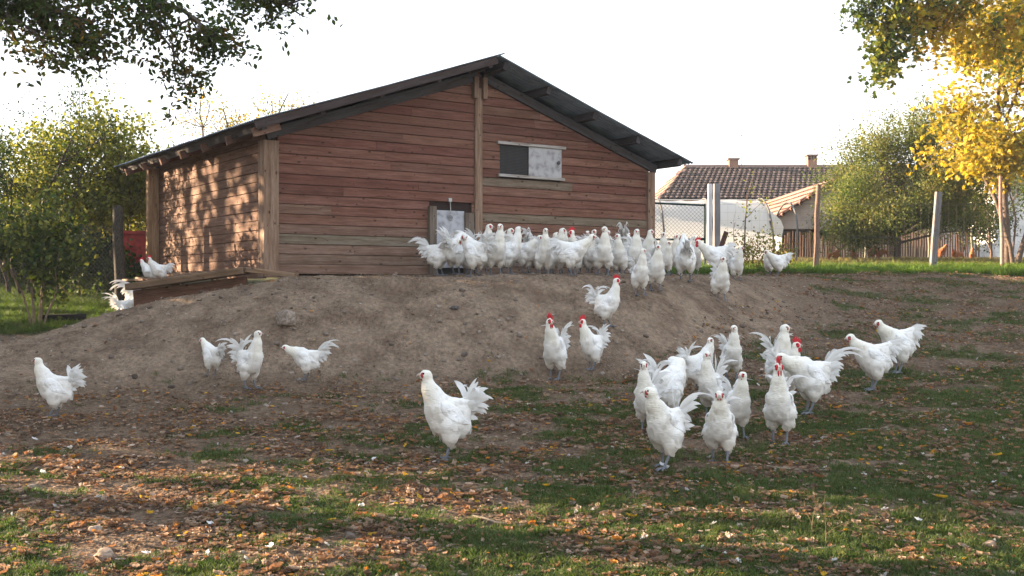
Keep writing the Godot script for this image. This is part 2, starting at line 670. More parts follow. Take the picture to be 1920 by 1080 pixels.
# a gable wall of boards in the plane of "t" (x along, y up, z outwards), cut by the roof and left open at the holes [x0, x1, y0, y1]
func gable_boards(parent: Node3D, t: Transform3D, flip: bool, stops: Array, holes: Array, drop: float) -> void:
	var step := 0.128
	var k := 0
	while k < 23:
		var y0 := k * step
		var y1 := y0 + step
		k += 1
		# the run of wall at this height
		var lo := 0.0
		var hi := WALL_L
		var top := roof_under(RIDGE_X) - drop
		if y0 > top - 0.03:
			break
		var cuts := []
		for i in stops.size() - 1:
			cuts.append([stops[i], stops[i + 1]])
		for c in cuts:
			var pieces := [[c[0], c[1]]]
			for h in holes:
				if y1 > h[2] + 0.01 and y0 < h[3] - 0.01:
					var rest := []
					for p in pieces:
						if h[0] > p[0] and h[1] < p[1]:
							rest.append([p[0], h[0]])
							rest.append([h[1], p[1]])
						elif h[0] <= p[0] and h[1] > p[0] and h[1] < p[1]:
							rest.append([h[1], p[1]])
						elif h[0] < p[1] and h[1] >= p[1]:
							rest.append([p[0], h[0]])
						else:
							rest.append(p)
					pieces = rest
			for p in pieces:
				var reach0 := RIDGE_X - (3.035 - drop - y0) / 0.341
				var reach1 := RIDGE_X + (3.035 - drop - y0) / 0.341
				var top0 := RIDGE_X - (3.035 - drop - y1) / 0.341
				var top1 := RIDGE_X + (3.035 - drop - y1) / 0.341
				var b0 := maxf(p[0], maxf(lo, reach0))
				var b1 := minf(p[1], minf(hi, reach1))
				if b1 - b0 < 0.03:
					continue
				var run := [b0]
				if b1 - b0 > 1.6 and rng.randf() < 0.45:
					run.append(lerpf(b0, b1, rng.randf_range(0.3, 0.7)))
				run.append(b1)
				for i in run.size() - 1:
					var a0: float = run[i] + (0.0015 if i > 0 else 0.0)
					var a1: float = run[i + 1]
					var c0 := clampf(maxf(a0, top0), a0, a1)
					var c1 := clampf(minf(a1, top1), a0, a1)
					if c1 <= c0:
						c1 = (c0 + c1) / 2.0
						c0 = c1 - 0.002
					var weather := clampf(1.1 - y0 / 0.85 + rng.randf_range(-0.3, 0.3), 0.0, 1.0)
					var tint := wood_tint("front").lerp(wood_tint("grey"), 0.75 * weather)
					if rng.randf() < 0.07:
						tint = tint.lerp(Color(0.26, 0.235, 0.17), 0.6)
					put("board", board(t, a0, a1, c0, c1, y0, y1, tint), M.wood, parent)

func build_henhouse() -> void:
	rng.seed = 404
	house = holder("henhouse", self, Vector3(-3.07, HOUSE_Y, -13.9), HOUSE_TURN)
	tag(house, "low red-brown timber henhouse with dark corrugated roof on the earth mound", "henhouse")
	# front gable wall
	var front := holder("front_wall", house)
	gable_boards(front, Transform3D(), false, [0.10, 3.06, 3.19, 6.34], [[2.32, 3.02, 0.0, 0.92], [3.50, 4.60, 1.45, 1.9]], 0.16)
	var st := Shape.new()
	st.col = Color(0.05, 0.03, 0.025)
	st.bar([Vector3(0.05, 0, -0.012), Vector3(WALL_L - 0.05, 0, -0.012), Vector3(WALL_L - 0.05, 1.72, -0.012), Vector3(RIDGE_X, 2.8, -0.012), Vector3(0.05, 1.74, -0.012)],
		[Vector3(0.05, 0, -0.06), Vector3(WALL_L - 0.05, 0, -0.06), Vector3(WALL_L - 0.05, 1.72, -0.06), Vector3(RIDGE_X, 2.8, -0.06), Vector3(0.05, 1.74, -0.06)])
	put("lining", st.mesh(), M.wood, front)
	# the side wall under the porch roof, and the far walls
	for w in [["porch_wall", Transform3D(Basis(Vector3(0, 0, -1), Vector3.UP, Vector3(-1, 0, 0)), Vector3(0, 0, -0.06)), "porch"], ["right_wall", Transform3D(Basis(Vector3(0, 0, -1), Vector3.UP, Vector3(1, 0, 0)), Vector3(WALL_L, 0, -0.06)), "front"]]:
		var side := holder(w[0], house)
		for k in 15:
			var y0 := k * 0.125 - 0.06
			var run := [0.04, DEEP]
			if rng.randf() < 0.5:
				run = [0.04, rng.randf_range(1.2, 3.4), DEEP]
			for i in run.size() - 1:
				put("board", board(w[1], run[i], run[i + 1] - 0.002, run[i], run[i + 1] - 0.002, y0, y0 + 0.125, wood_tint(w[2])), M.wood, side)
		var ls := Shape.new()
		ls.col = Color(0.05, 0.03, 0.025)
		ls.beam(w[1] * Transform3D(Basis(Vector3(0, 0, 1), Vector3.UP, Vector3(1, 0, 0)), Vector3(DEEP / 2.0, 0.88, -0.035)), Vector3(0.04, 1.7, DEEP - 0.1), 0.002)
		put("lining", ls.mesh(), M.wood, side)
	var back := holder("back_wall", house)
	var bs := Shape.new()
	bs.col = Color(0.25, 0.15, 0.11)
	var zb := -DEEP - 0.06
	bs.bar([Vector3(0, 0, zb), Vector3(WALL_L, 0, zb), Vector3(WALL_L, 1.72, zb), Vector3(RIDGE_X, 2.8, zb), Vector3(0, 1.74, zb)],
		[Vector3(0, 0, zb - 0.03), Vector3(WALL_L, 0, zb - 0.03), Vector3(WALL_L, 1.72, zb - 0.03), Vector3(RIDGE_X, 2.8, zb - 0.03), Vector3(0, 1.74, zb - 0.03)])
	put("panel", bs.mesh(), M.wood, back)
	# posts
	for p in [[0.0, 0.2, 0.21, 1.72, -0.03, "corner_post"], [RIDGE_X - 0.025, 0.125, 0.11, 2.70, 0.0, "ridge_post"], [WALL_L - 0.05, 0.15, 0.17, 1.70, -0.02, "corner_post"]]:
		var ps := Shape.new()
		ps.col = wood_tint("post")
		ps.beam(Transform3D(Basis(Vector3(1, 0, 0), Vector3(0, 0, -1), Vector3(0, 1, 0)), Vector3(p[0], p[3] / 2.0 - 0.04, p[4])), Vector3(p[1], p[2], p[3]), 0.008, Vector2(rng.randf(), rng.randf()))
		put(p[5], ps.mesh(), M.wood, house)
	for dx in [-0.075, 0.075]:
		var cs := Shape.new()
		cs.col = wood_tint("post") * 0.9
		cs.beam(Transform3D(Basis(Vector3(1, 0, 0), Vector3(0, 0, -1), Vector3(0, 1, 0)), Vector3(RIDGE_X - 0.025 + dx, 2.66, 0.05)), Vector3(0.07, 0.12, 0.30), 0.006)
		put("ridge_cleat", cs.mesh(), M.wood, house)
	var pp := Shape.new()
	pp.col = Color(0.42, 0.27, 0.16)
	pp.beam(Transform3D(Basis(Vector3(1, 0, 0), Vector3(0, 0, -1), Vector3(0, 1, 0)), Vector3(-0.115, 0.75, -DEEP - 0.02)), Vector3(0.17, 0.14, 1.96), 0.008)
	put("porch_post", pp.mesh(), M.wood, house)
	build_roof()
	build_hatch()
	build_window()
	# the deck beams in front of the porch
	var inv := house.transform.affine_inverse()
	var a := inv * at(464, 507, 13.62)
	var b := inv * at(243, 538, 14.35)
	var ds := Shape.new()
	ds.col = Color(0.24, 0.16, 0.10)
	ds.beam_between(a, b, 0.17, 0.085, 0.008)
	put("deck_beam", ds.mesh(), M.wood, house)
	ds = Shape.new()
	ds.col = Color(0.22, 0.12, 0.08)
	ds.beam_between(a + Vector3(0.03, -0.20, -0.10), b + Vector3(0.09, -0.17, -0.08), 0.05, 0.25, 0.006)
	put("deck_board", ds.mesh(), M.wood, house)
	ds = Shape.new()
	ds.col = Color(0.34, 0.23, 0.15)
	ds.beam_between(inv * at(465, 506, 13.60), inv * at(556, 517, 13.42), 0.12, 0.06, 0.008)
	put("deck_beam", ds.mesh(), M.wood, house)
	# deck planks between the beam and the porch wall
	var deck := holder("deck", house)
	for k in 4:
		var f := (k + 0.5) / 7.0
		var q0 := a.lerp(b, f) + Vector3(0, 0.0, -0.09)
		var q1 := q0
		q1.z = -DEEP + 0.1
		q1.x = lerpf(-1.5, -0.1, 1.0 - f)
		var ks := Shape.new()
		ks.col = wood_tint("post")
		ks.beam_between(q0, Vector3(lerpf(q0.x, -0.12, 0.0), q0.y, q0.z - 2.2 - 1.2 * f), 0.20, 0.03, 0.004)
		put("plank", ks.mesh(), M.wood, deck)

func build_roof() -> void:
	var roof := holder("roof", house)
	var z0 := 0.54
	var z1 := -5.80
	var slope := 0.341
	var l := sqrt(1.0 + slope * slope)
	for side in [-1, 1]:
		var run := 3.56 if side < 0 else 3.69
		for k in 8:
			var s := Shape.new()
			var zf := z0 - k * 0.81
			var g := rng.randf_range(0.9, 1.1)
			s.col = Color(0.36 * g, 0.43 * g, 0.50 * g)
			var cols := 44
			var lift := 0.004 * (k % 2) + (0.012 if side < 0 else 0.0)
			var start := -0.10 if side < 0 else 0.0
			var prev := []
			for i in cols + 1:
				var z := zf - 0.86 * i / cols
				if z < z1:
					break
				var ph := TAU * (zf - z) / 0.076
				var w := 0.009 * cos(ph)
				var dw := 0.009 * sin(ph) * TAU / 0.076
				var nn := Vector3(side * slope, 1.0, -dw).normalized()
				var now := []
				for j in 3:
					var q := lerpf(start, run, j / 2.0)
					var sag := -0.012 * sin(PI * j / 2.0)
					now.append(Vector3(RIDGE_X + side * q, 3.035 - slope * q + w + lift + 0.012 + sag, z))
				if i > 0:
					for j in 2:
						for up in [0.0, -0.004]:
							var o := Vector3(0, up, 0)
							var m := nn if up == 0.0 else -nn
							s.tri(prev[j] + o, prev[j + 1] + o, now[j + 1] + o, m, m, m)
							s.tri(prev[j] + o, now[j + 1] + o, now[j] + o, m, m, m)
				if i == 0 or i == cols:
					for j in 2:
						s.quad(now[j], now[j + 1], now[j + 1] - Vector3(0, 0.004, 0), now[j] - Vector3(0, 0.004, 0), Vector3(0, 0, 1 if i == 0 else -1))
				prev = now
			put("roof_sheet", s.mesh(), M.sheet, roof)
		# purlins under the sheets
		var spots := [0.12, 0.95, 1.80, 2.65, 3.42] if side < 0 else [0.14, 0.9, 1.75, 2.6, 3.45]
		for q in spots:
			var s := Shape.new()
			s.col = wood_tint("roof") * (0.8 if side > 0 else 1.0)
			var x: float = RIDGE_X + side * q
			var tilt := Basis(Vector3(0, 0, 1), -side * atan(slope))
			s.beam(Transform3D(tilt, Vector3(x, roof_under(x) - 0.066, (z0 + z1) / 2.0)), Vector3(0.07, 0.115, z0 - z1 - 0.10 - rng.randf() * 0.05), 0.004, Vector2(rng.randf(), rng.randf()))
			put("purlin", s.mesh(), M.wood, roof)
		# rafter on the wall head, front and back
		for z in [0.035, -DEEP]:
			var s := Shape.new()
			s.col = wood_tint("roof")
			var e := run - 0.35
			var x0: float = RIDGE_X + side * 0.05
			var x1: float = RIDGE_X + side * e
			s.beam_between(Vector3(x0, roof_under(x0) - 0.19, z), Vector3(x1, roof_under(x1) - 0.19, z), 0.06, 0.13, 0.004)
			put("rafter", s.mesh(), M.wood, roof)
		# barge board below the sheets' front edge
		if side < 0:
			var s := Shape.new()
			s.col = Color(0.085, 0.06, 0.055)
			var x0 := RIDGE_X - 0.02
			var x1 := RIDGE_X - 3.54
			s.beam_between(Vector3(x0, roof_under(x0) - 0.045, z0 - 0.035), Vector3(x1, roof_under(x1) - 0.045, z0 - 0.035), 0.028, 0.10, 0.003)
			put("barge_board", s.mesh(), M.wood, roof)
	# rafter tails under the left eave
	for k in 7:
		var s := Shape.new()
		s.col = Color(0.36, 0.215, 0.16) if k == 0 else Color(0.24, 0.135, 0.10)
		var z := 0.36 - k * 0.93
		var x0 := 0.10 if k > 0 else -0.02
		var x1 := -0.36
		s.beam_between(Vector3(x0, roof_under(x0) - 0.125, z), Vector3(x1, roof_under(x1) - 0.125, z), 0.06, 0.11, 0.004)
		put("rafter_tail", s.mesh(), M.wood, roof)

func build_hatch() -> void:
	var h := holder("hatch", house, Vector3(0, 0, 0))
	for p in [[2.355, 0.115, 1.0], [2.955, 0.14, 0.93]]:
		var s := Shape.new()
		s.col = Color(0.215, 0.165, 0.13)
		s.beam(Transform3D(Basis(Vector3(1, 0, 0), Vector3(0, 0, -1), Vector3(0, 1, 0)), Vector3(p[0], p[2] / 2.0 - 0.05, 0.045)), Vector3(p[1], 0.075, p[2]), 0.006)
		put("frame_post", s.mesh(), M.wood, h)
	var s := Shape.new()
	s.col = Color(0.47, 0.47, 0.49)
	s.beam(Transform3D(Basis(Vector3(1, 0, 0), Vector3(0, 0, -1), Vector3(0, 1, 0)), Vector3(2.65, 0.50, 0.03)), Vector3(0.47, 0.014, 0.80), 0.004)
	put("sliding_panel", s.mesh(), M.painted, h)
	s = Shape.new()
	s.col = Color(0.35, 0.35, 0.36)
	var pts := []
	var r := []
	for i in 13:
		var t := TAU * i / 12.0
		pts.append(Vector3(2.65 + 0.032 * sin(t), 0.80 + 0.032 * cos(t), 0.052))
		r.append(0.009)
	s.tube(pts, r, 6, false)
	s.ball(Transform3D(Basis().scaled(Vector3(0.018, 0.018, 0.012)), Vector3(2.65, 0.805, 0.046)))
	put("ring_pull", s.mesh(), M.painted, h)
	s = Shape.new()
	s.col = Color(0.5, 0.48, 0.45)
	s.tube([Vector3(2.65, 0.83, 0.05), Vector3(2.655, 0.93, 0.045), Vector3(2.65, 1.03, 0.04)], [0.006, 0.006, 0.006], 5)
	s.beam(Transform3D(Basis(), Vector3(2.65, 1.05, 0.035)), Vector3(0.05, 0.05, 0.03), 0.006)
	put("cord", s.mesh(), M.painted, h)
	s = Shape.new()
	s.beam(Transform3D(Basis(), Vector3(2.65, 0.45, -0.005)), Vector3(0.5, 0.94, 0.008), 0.001)
	put("opening", s.mesh(), M.dark, h)

func build_window() -> void:
	var w := holder("window", house)
	for p in [[3.44, 4.67, 1.915, 0.05], [3.46, 4.65, 1.445, 0.05]]:
		var s := Shape.new()
		s.col = Color(0.52, 0.47, 0.43)
		s.beam_between(Vector3(p[0], p[2], 0.045), Vector3(p[1], p[2], 0.045), 0.05, 0.042, 0.005)
		put("rail", s.mesh(), M.wood, w)
	var s := Shape.new()
	s.beam(Transform3D(Basis(), Vector3(3.76, 1.68, 0.0)), Vector3(0.53, 0.43, 0.01), 0.001)
	put("opening", s.mesh(), M.dark, w)
	s = Shape.new()
	s.col = Color.WHITE
	for i in 25:
		var x := 3.505 + i * 0.0204
		s.beam(Transform3D(Basis(), Vector3(x, 1.68, 0.022)), Vector3(0.0028, 0.42, 0.003), 0.0005)
	for i in 20:
		var y := 1.475 + i * 0.0215
		s.beam(Transform3D(Basis(), Vector3(3.75, y, 0.0255)), Vector3(0.5, 0.0028, 0.003), 0.0005)
	var net := put("wire_screen", s.mesh(), M.wire, w)
	net.set_meta("kind", "stuff")
	s = Shape.new()
	s.col = Color(0.45, 0.43, 0.42)
	s.beam(Transform3D(Basis(Vector3(0, 0, 1), Vector3(0, 1, 0), Vector3(-1, 0, 0)), Vector3(4.30, 1.68, 0.038)), Vector3(0.018, 0.425, 0.60), 0.004)
	put("shutter", s.mesh(), M.painted, w)
	s = Shape.new()
	s.col = Color(0.12, 0.12, 0.12)
	s.tube([Vector3(4.53, 1.69, 0.045), Vector3(4.53, 1.69, 0.065)], [0.016, 0.016], 8)
	s.ball(Transform3D(Basis().scaled(Vector3(0.03, 0.03, 0.018)), Vector3(4.53, 1.69, 0.075)))
	put("knob", s.mesh(), M.painted, w)

# ---------------------------------------------------------------- buildings behind the yard
# a roof plane of round clay tiles: "o" the eave corner, "along" the eave, "up" the slope
func tiled_plane(called: String, parent: Node3D, o: Vector3, along: Vector3, up: Vector3, cut0: float, cut1: float, tints: Array) -> void:
	var s := Shape.new()
	var w := along.length()
	var h := up.length()
	var ex := along / w
	var ey := up / h
	var nz := ex.cross(ey).normalized()
	if nz.y < 0.0:
		nz = -nz
	var cols := int(w / 0.19)
	var rows := int(h / 0.34)
	for j in rows:
		for i in cols:
			var u := (i + 0.5 + (0.5 if j % 2 else 0.0)) * w / cols
			var f := (j + 0.5) / rows
			if u < cut0 * f * w or u > w - cut1 * f * w:
				continue
			var k := rng.randf()
			s.col = (tints[0] as Color).lerp(tints[1], k) * rng.randf_range(0.75, 1.2)
			var prev := []
			for q in 5:
				var a := PI * q / 4.0
				var side := -cos(a) * 0.10
				var lift := sin(a) * 0.055
				var n := (nz * sin(a) - ex * cos(a)).normalized()
				var p0 := o + ex * (u + side) + ey * (j * h / rows) + nz * (lift + 0.035)
				var p1 := o + ex * (u + side * 0.9) + ey * ((j + 1.12) * h / rows) + nz * (lift * 0.9)
				if q > 0:
					s.tri(prev[0], p0, p1, prev[2], n, n)
					s.tri(prev[0], p1, prev[1], prev[2], n, prev[2])
				prev = [p0, p1, n]
	s.col = (tints[0] as Color) * 0.5
	s.quad(o, o + along * (1.0 - 0.0), o + up + along * (1.0 - cut1), o + up + along * cut0, nz)
	var m := put(called, s.mesh(), M.tile, parent)
	m.set_meta("kind", "stuff")

func build_far_buildings() -> void:
	rng.seed = 909
	# long farmhouse
	var f := holder("farmhouse", self, Vector3(5.3, 2.6, -39.0))
	tag(f, "long farmhouse with a dark tiled hipped roof beyond the polytunnel", "farmhouse")
	var eave := 2.15
	var top := 3.72
	var s := Shape.new()
	s.col = Color(0.42, 0.33, 0.22)
	s.beam(Transform3D(Basis(), Vector3(7.2, eave / 2.0 - 0.1, -4.0)), Vector3(13.6, eave + 0.1, 7.4), 0.02)
	put("wall", s.mesh(), M.plaster, f)
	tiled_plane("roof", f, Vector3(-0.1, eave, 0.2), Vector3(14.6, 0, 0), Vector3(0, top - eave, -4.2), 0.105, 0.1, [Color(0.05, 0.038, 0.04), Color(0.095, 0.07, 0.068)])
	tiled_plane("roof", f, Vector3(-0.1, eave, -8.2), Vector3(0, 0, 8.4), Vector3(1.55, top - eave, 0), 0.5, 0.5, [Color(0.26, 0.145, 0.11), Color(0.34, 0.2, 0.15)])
	s = Shape.new()
	s.col = Color(0.2, 0.14, 0.12)
	s.tube([Vector3(1.42, top + 0.03, -4.0), Vector3(13.0, top + 0.03, -4.0)], [0.1, 0.1], 8)
	put("ridge", s.mesh(), M.tile, f)
	s = Shape.new()
	s.col = Color(0.25, 0.19, 0.13)
	s.beam_between(Vector3(-0.1, eave - 0.08, 0.22), Vector3(14.4, eave - 0.08, 0.22), 0.06, 0.14, 0.005)
	put("gutter_board", s.mesh(), M.wood, f)
	for c in [[3.35, "chimney", 0.34], [6.42, "chimney", 0.2]]:
		var ch := holder(c[1], f, Vector3(c[0], top, -4.0))
		s = Shape.new()
		s.col = Color(0.36, 0.2, 0.15)
		s.beam(Transform3D(Basis(Vector3(1, 0, 0), Vector3(0, 0, -1), Vector3(0, 1, 0)), Vector3(0, 0.05, 0)), Vector3(0.36, 0.36, 0.5), 0.01)
		put("stack", s.mesh(), M.rock, ch)
		s = Shape.new()
		s.col = Color(0.3, 0.2, 0.16)
		if c[2] > 0.3:
			s.beam(Transform3D(Basis(), Vector3(0, 0.33, 0)), Vector3(0.46, 0.07, 0.46), 0.01)
		else:
			for dx in [-0.16, -0.05, 0.06, 0.16]:
				s.beam(Transform3D(Basis(), Vector3(dx, 0.38, 0)), Vector3(0.04, 0.16, 0.3), 0.005)
			s.beam(Transform3D(Basis(), Vector3(0, 0.48, 0)), Vector3(0.46, 0.05, 0.46), 0.01)
		put("cap", s.mesh(), M.rock, ch)
	# the aerial
	s = Shape.new()
	s.col = Color(0.3, 0.3, 0.3)
	s.tube([Vector3(3.72, top - 0.05, -4.2), Vector3(3.72, top + 1.35, -4.2)], [0.018, 0.014], 5)
	for k in 4:
		s.tube([Vector3(3.35 + k * 0.13, top + 1.3, -4.35), Vector3(3.35 + k * 0.13, top + 1.3, -4.05)], [0.008, 0.008], 4)
	s.tube([Vector3(3.3, top + 1.3, -4.2), Vector3(3.85, top + 1.3, -4.2)], [0.01, 0.01], 4)
	put("aerial", s.mesh(), M.wire, f)

	# open shed with an orange tiled gable
	var g := holder("shed", self, Vector3(6.99, 2.45, -30.0))
	tag(g, "open-fronted shed with an orange tiled gable roof beside the polytunnel", "shed")
	var ey := 0.95
	var ry := 2.08
	var half := 1.78
	s = Shape.new()
	s.col = Color(0.36, 0.31, 0.28)
	s.bar([Vector3(0.02, 0.78, 0), Vector3(2 * half, 0.78, 0), Vector3(2 * half, ey, 0), Vector3(half, ry - 0.05, 0), Vector3(0.02, ey - 0.03, 0)], [Vector3(0.02, 0.78, -0.15), Vector3(2 * half, 0.78, -0.15), Vector3(2 * half, ey, -0.15), Vector3(half, ry - 0.05, -0.15), Vector3(0.02, ey - 0.03, -0.15)])
	put("gable", s.mesh(), M.plaster, g)
	s = Shape.new()
	s.col = Color(0.3, 0.25, 0.2)
	s.beam(Transform3D(Basis(), Vector3(half, 0.5, -8.0)), Vector3(3.4, 1.6, 0.2), 0.01)
	s.beam(Transform3D(Basis(), Vector3(0.1, 0.45, -5.0)), Vector3(0.15, 1.0, 9.0), 0.01)
	put("wall", s.mesh(), M.plaster, g)
	for x in [0.1, 1.75, 3.45]:
		s = Shape.new()
		s.col = Color(0.2, 0.14, 0.1)
		s.beam(Transform3D(Basis(), Vector3(x, 0.3, -0.1)), Vector3(0.14, 0.96, 0.14), 0.01)
		put("post", s.mesh(), M.wood, g)
	tiled_plane("roof", g, Vector3(-0.15, ey - 0.08, 0.25), Vector3(0, 0, -11.0), Vector3(half + 0.15, ry - ey + 0.1, 0), 0.0, 0.0, [Color(0.25, 0.135, 0.105), Color(0.35, 0.205, 0.16)])
	tiled_plane("roof", g, Vector3(2 * half + 0.15, ey - 0.08, 0.25), Vector3(0, 0, -11.0), Vector3(-half - 0.15, ry - ey + 0.1, 0), 0.0, 0.0, [Color(0.25, 0.135, 0.105), Color(0.35, 0.205, 0.16)])
	for k in 9:
		s = Shape.new()
		s.col = Color(0.22, 0.12, 0.09)
		var q := k / 8.0
		s.tube([Vector3(lerpf(-0.12, half, q), lerpf(ey - 0.1, ry + 0.0, q), 0.32), Vector3(lerpf(-0.12, half, q), lerpf(ey - 0.1, ry + 0.0, q), -0.2)], [0.055, 0.055], 7)
		put("verge_tile", s.mesh(), M.tile, g)

	# polytunnel
	var t := holder("polytunnel", self, at(1222, 500, 24.5))
	t.position.y = ground(t.position.x, t.position.z)
	tag(t, "low white plastic polytunnel with its end hanging open behind the gate", "polytunnel")
	var r := 1.38
	var len_ := 2.42
	s = Shape.new()
	s.col = Color.WHITE
	var steps := 26
	var pr := []
	for i in steps + 1:
		var x := -1.2 + (len_ + 1.2) * i / steps
		var now := []
		for j in 15:
			var a := PI * j / 14.0
			var sag := 1.0 - 0.02 * absf(sin(x * 5.2)) + 0.012 * sin(j * 2.3 + x * 3.0)
			if i == steps:
				sag *= 0.98 + 0.03 * sin(j * 1.9)
			now.append([Vector3(x + (0.05 * sin(j * 1.7) if i > steps - 2 else 0.0), sin(a) * r * sag * 1.0, cos(a) * r * sag), Vector3(0, sin(a), cos(a))])
		if i > 0:
			for j in 14:
				s.tri(pr[j][0], pr[j + 1][0], now[j + 1][0], pr[j][1], pr[j + 1][1], now[j + 1][1])
				s.tri(pr[j][0], now[j + 1][0], now[j][0], pr[j][1], now[j + 1][1], now[j][1])
		pr = now
	put("plastic_cover", s.mesh(), M.film, t)
	s = Shape.new()
	pr = []
	for j in 12:
		var a := lerpf(0.02, 0.72, j / 11.0) * PI
		var y := sin(a) * r * 0.97
		var z := cos(a) * r * 0.97
		var dx := 0.30 * sin(j * 0.55) + 0.04 * sin(j * 2.1)
		var now := [Vector3(len_ - 0.02, y, z), Vector3(len_ + dx * 0.5, y * 0.98, z * 0.9), Vector3(len_ + dx, y * 0.9 - 0.03, z * 0.86)]
		if j > 0:
			for k in 2:
				s.quad(pr[k], pr[k + 1], now[k + 1], now[k], Vector3(0, y, z))
		pr = now
	put("loose_flap", s.mesh(), M.film, t)
	for x in [-1.0, 0.1, 1.15, 2.40, 2.86]:
		s = Shape.new()
		s.col = Color(0.3, 0.3, 0.3)
		var pts := []
		var rr := []
		for j in 15:
			var a := PI * j / 14.0
			pts.append(Vector3(x + (0.15 * sin(a) if x > 2.5 else 0.0), sin(a) * (r + 0.03) * (0.94 if x > 2.5 else 1.0), cos(a) * (r + 0.03)))
			rr.append(0.02)
		s.tube(pts, rr, 6)
		put("hoop", s.mesh(), M.wire, t)

	# white house far right
	var h := holder("white_house", self, Vector3(15.2, 2.5, -35.0))
	tag(h, "white rendered house with grey shutters behind the yellow maple at the right", "house")
	s = Shape.new()
	s.col = Color(0.74, 0.71, 0.68)
	s.beam(Transform3D(Basis(), Vector3(4.2, 1.15, -3.0)), Vector3(8.0, 2.7, 6.0), 0.02)
	put("wall", s.mesh(), M.plaster, h)
	tiled_plane("roof", h, Vector3(-0.2, 2.5, 0.4), Vector3(8.8, 0, 0), Vector3(0, 1.3, -3.4), 0.0, 0.0, [Color(0.34, 0.19, 0.14), Color(0.42, 0.26, 0.2)])
	tiled_plane("roof", h, Vector3(-0.2, 2.5, -6.4), Vector3(8.8, 0, 0), Vector3(0, 1.3, 3.4), 0.0, 0.0, [Color(0.34, 0.19, 0.14), Color(0.42, 0.26, 0.2)])
	for x in [3.0, 5.2]:
		var wn := holder("window", h, Vector3(x, 1.35, 0.02))
		s = Shape.new()
		s.beam(Transform3D(Basis(), Vector3.ZERO), Vector3(0.7, 1.1, 0.04), 0.005)
		put("pane", s.mesh(), M.dark, wn)
		for dx in [-0.55, 0.55]:
			s = Shape.new()
			s.col = Color(0.5, 0.48, 0.5)
			for k in 9:
				s.beam(Transform3D(Basis(Vector3(1, 0, 0), 0.5), Vector3(dx, -0.5 + k * 0.125, 0.04)), Vector3(0.34, 0.1, 0.02), 0.003)
			put("shutter", s.mesh(), M.painted, wn)

# ---------------------------------------------------------------- fences, gate, trailer
func post_at(called: String, label: String, px: float, d: float, top_py: float, w: float, tint: Color, lean := Vector2.ZERO, round_ := false, mat: Material = null) -> void:
	var x := (px - 960.0) / LENS * d
	var y := ground(x, -d)
	var h := EYE + (540.0 - top_py) / LENS * d - y
	var o := holder(called, self, Vector3(x, y, -d))
	var s := Shape.new()
	s.col = tint
	var topv := Vector3(lean.x, h, lean.y)
	if round_:
		s.tube([Vector3(0, -0.1, 0), topv * 0.33 + Vector3(0.012, 0, 0), topv * 0.66 - Vector3(0.01, 0, 0), topv], [w * 0.55, w * 0.5, w * 0.47, w * 0.43], 8)
	else:
		s.beam_between(Vector3(0, -0.1, 0), topv, w, w * 0.8, 0.008, Vector2(rng.randf(), rng.randf()), Vector3(0, 0, 1))
	put("shaft", s.mesh(), mat if mat else M.wood, o)
	tag(o, label, "fence post")

# chain-link or netting between two points on the ground, cells "c", wires "w" thick
func netting(called: String, parent: Node3D, p0: Vector3, p1: Vector3, low: float, high: float, c: float, w: float, square := false) -> void:
	var s := Shape.new()
	var dir := p1 - p0
	var l := Vector2(dir.x, dir.z).length()
	var flat_dir := Vector3(dir.x, 0, dir.z) / l
	var nn := flat_dir.cross(Vector3.UP)
	var f := func(u: float, y: float) -> Vector3:
		return p0 + flat_dir * u + Vector3(0, dir.y * u / l + y, 0)
	var h := high - low
	if square:
		var u := 0.0
		while u <= l:
			s.beam_between(f.call(u, low), f.call(u, high), w, w, 0.0002, Vector2.ZERO, nn)
			u += c
		var y := low
		while y <= high + 0.001:
			s.beam_between(f.call(0.0, y), f.call(l, y), w, w, 0.0002)
			y += c
	else:
		var u := -h
		while u < l:
			for way in [1.0, -1.0]:
				var a := maxf(u, 0.0)
				var b := minf(u + h, l)
				if b - a < 0.02:
					continue
				var ya := low + (a - u)
				var yb := low + (b - u)
				if way < 0.0:
					ya = high - (a - u)
					yb = high - (b - u)
				var q0: Vector3 = f.call(a, ya)
				var q1: Vector3 = f.call(b, yb)
				s.beam_between(q0 + nn * w * 0.5 * way, q1 + nn * w * 0.5 * way, w, w, 0.0002, Vector2.ZERO, nn)
			u += c
	var o := put(called, s.mesh(), M.wire, parent)
	o.set_meta("kind", "stuff")

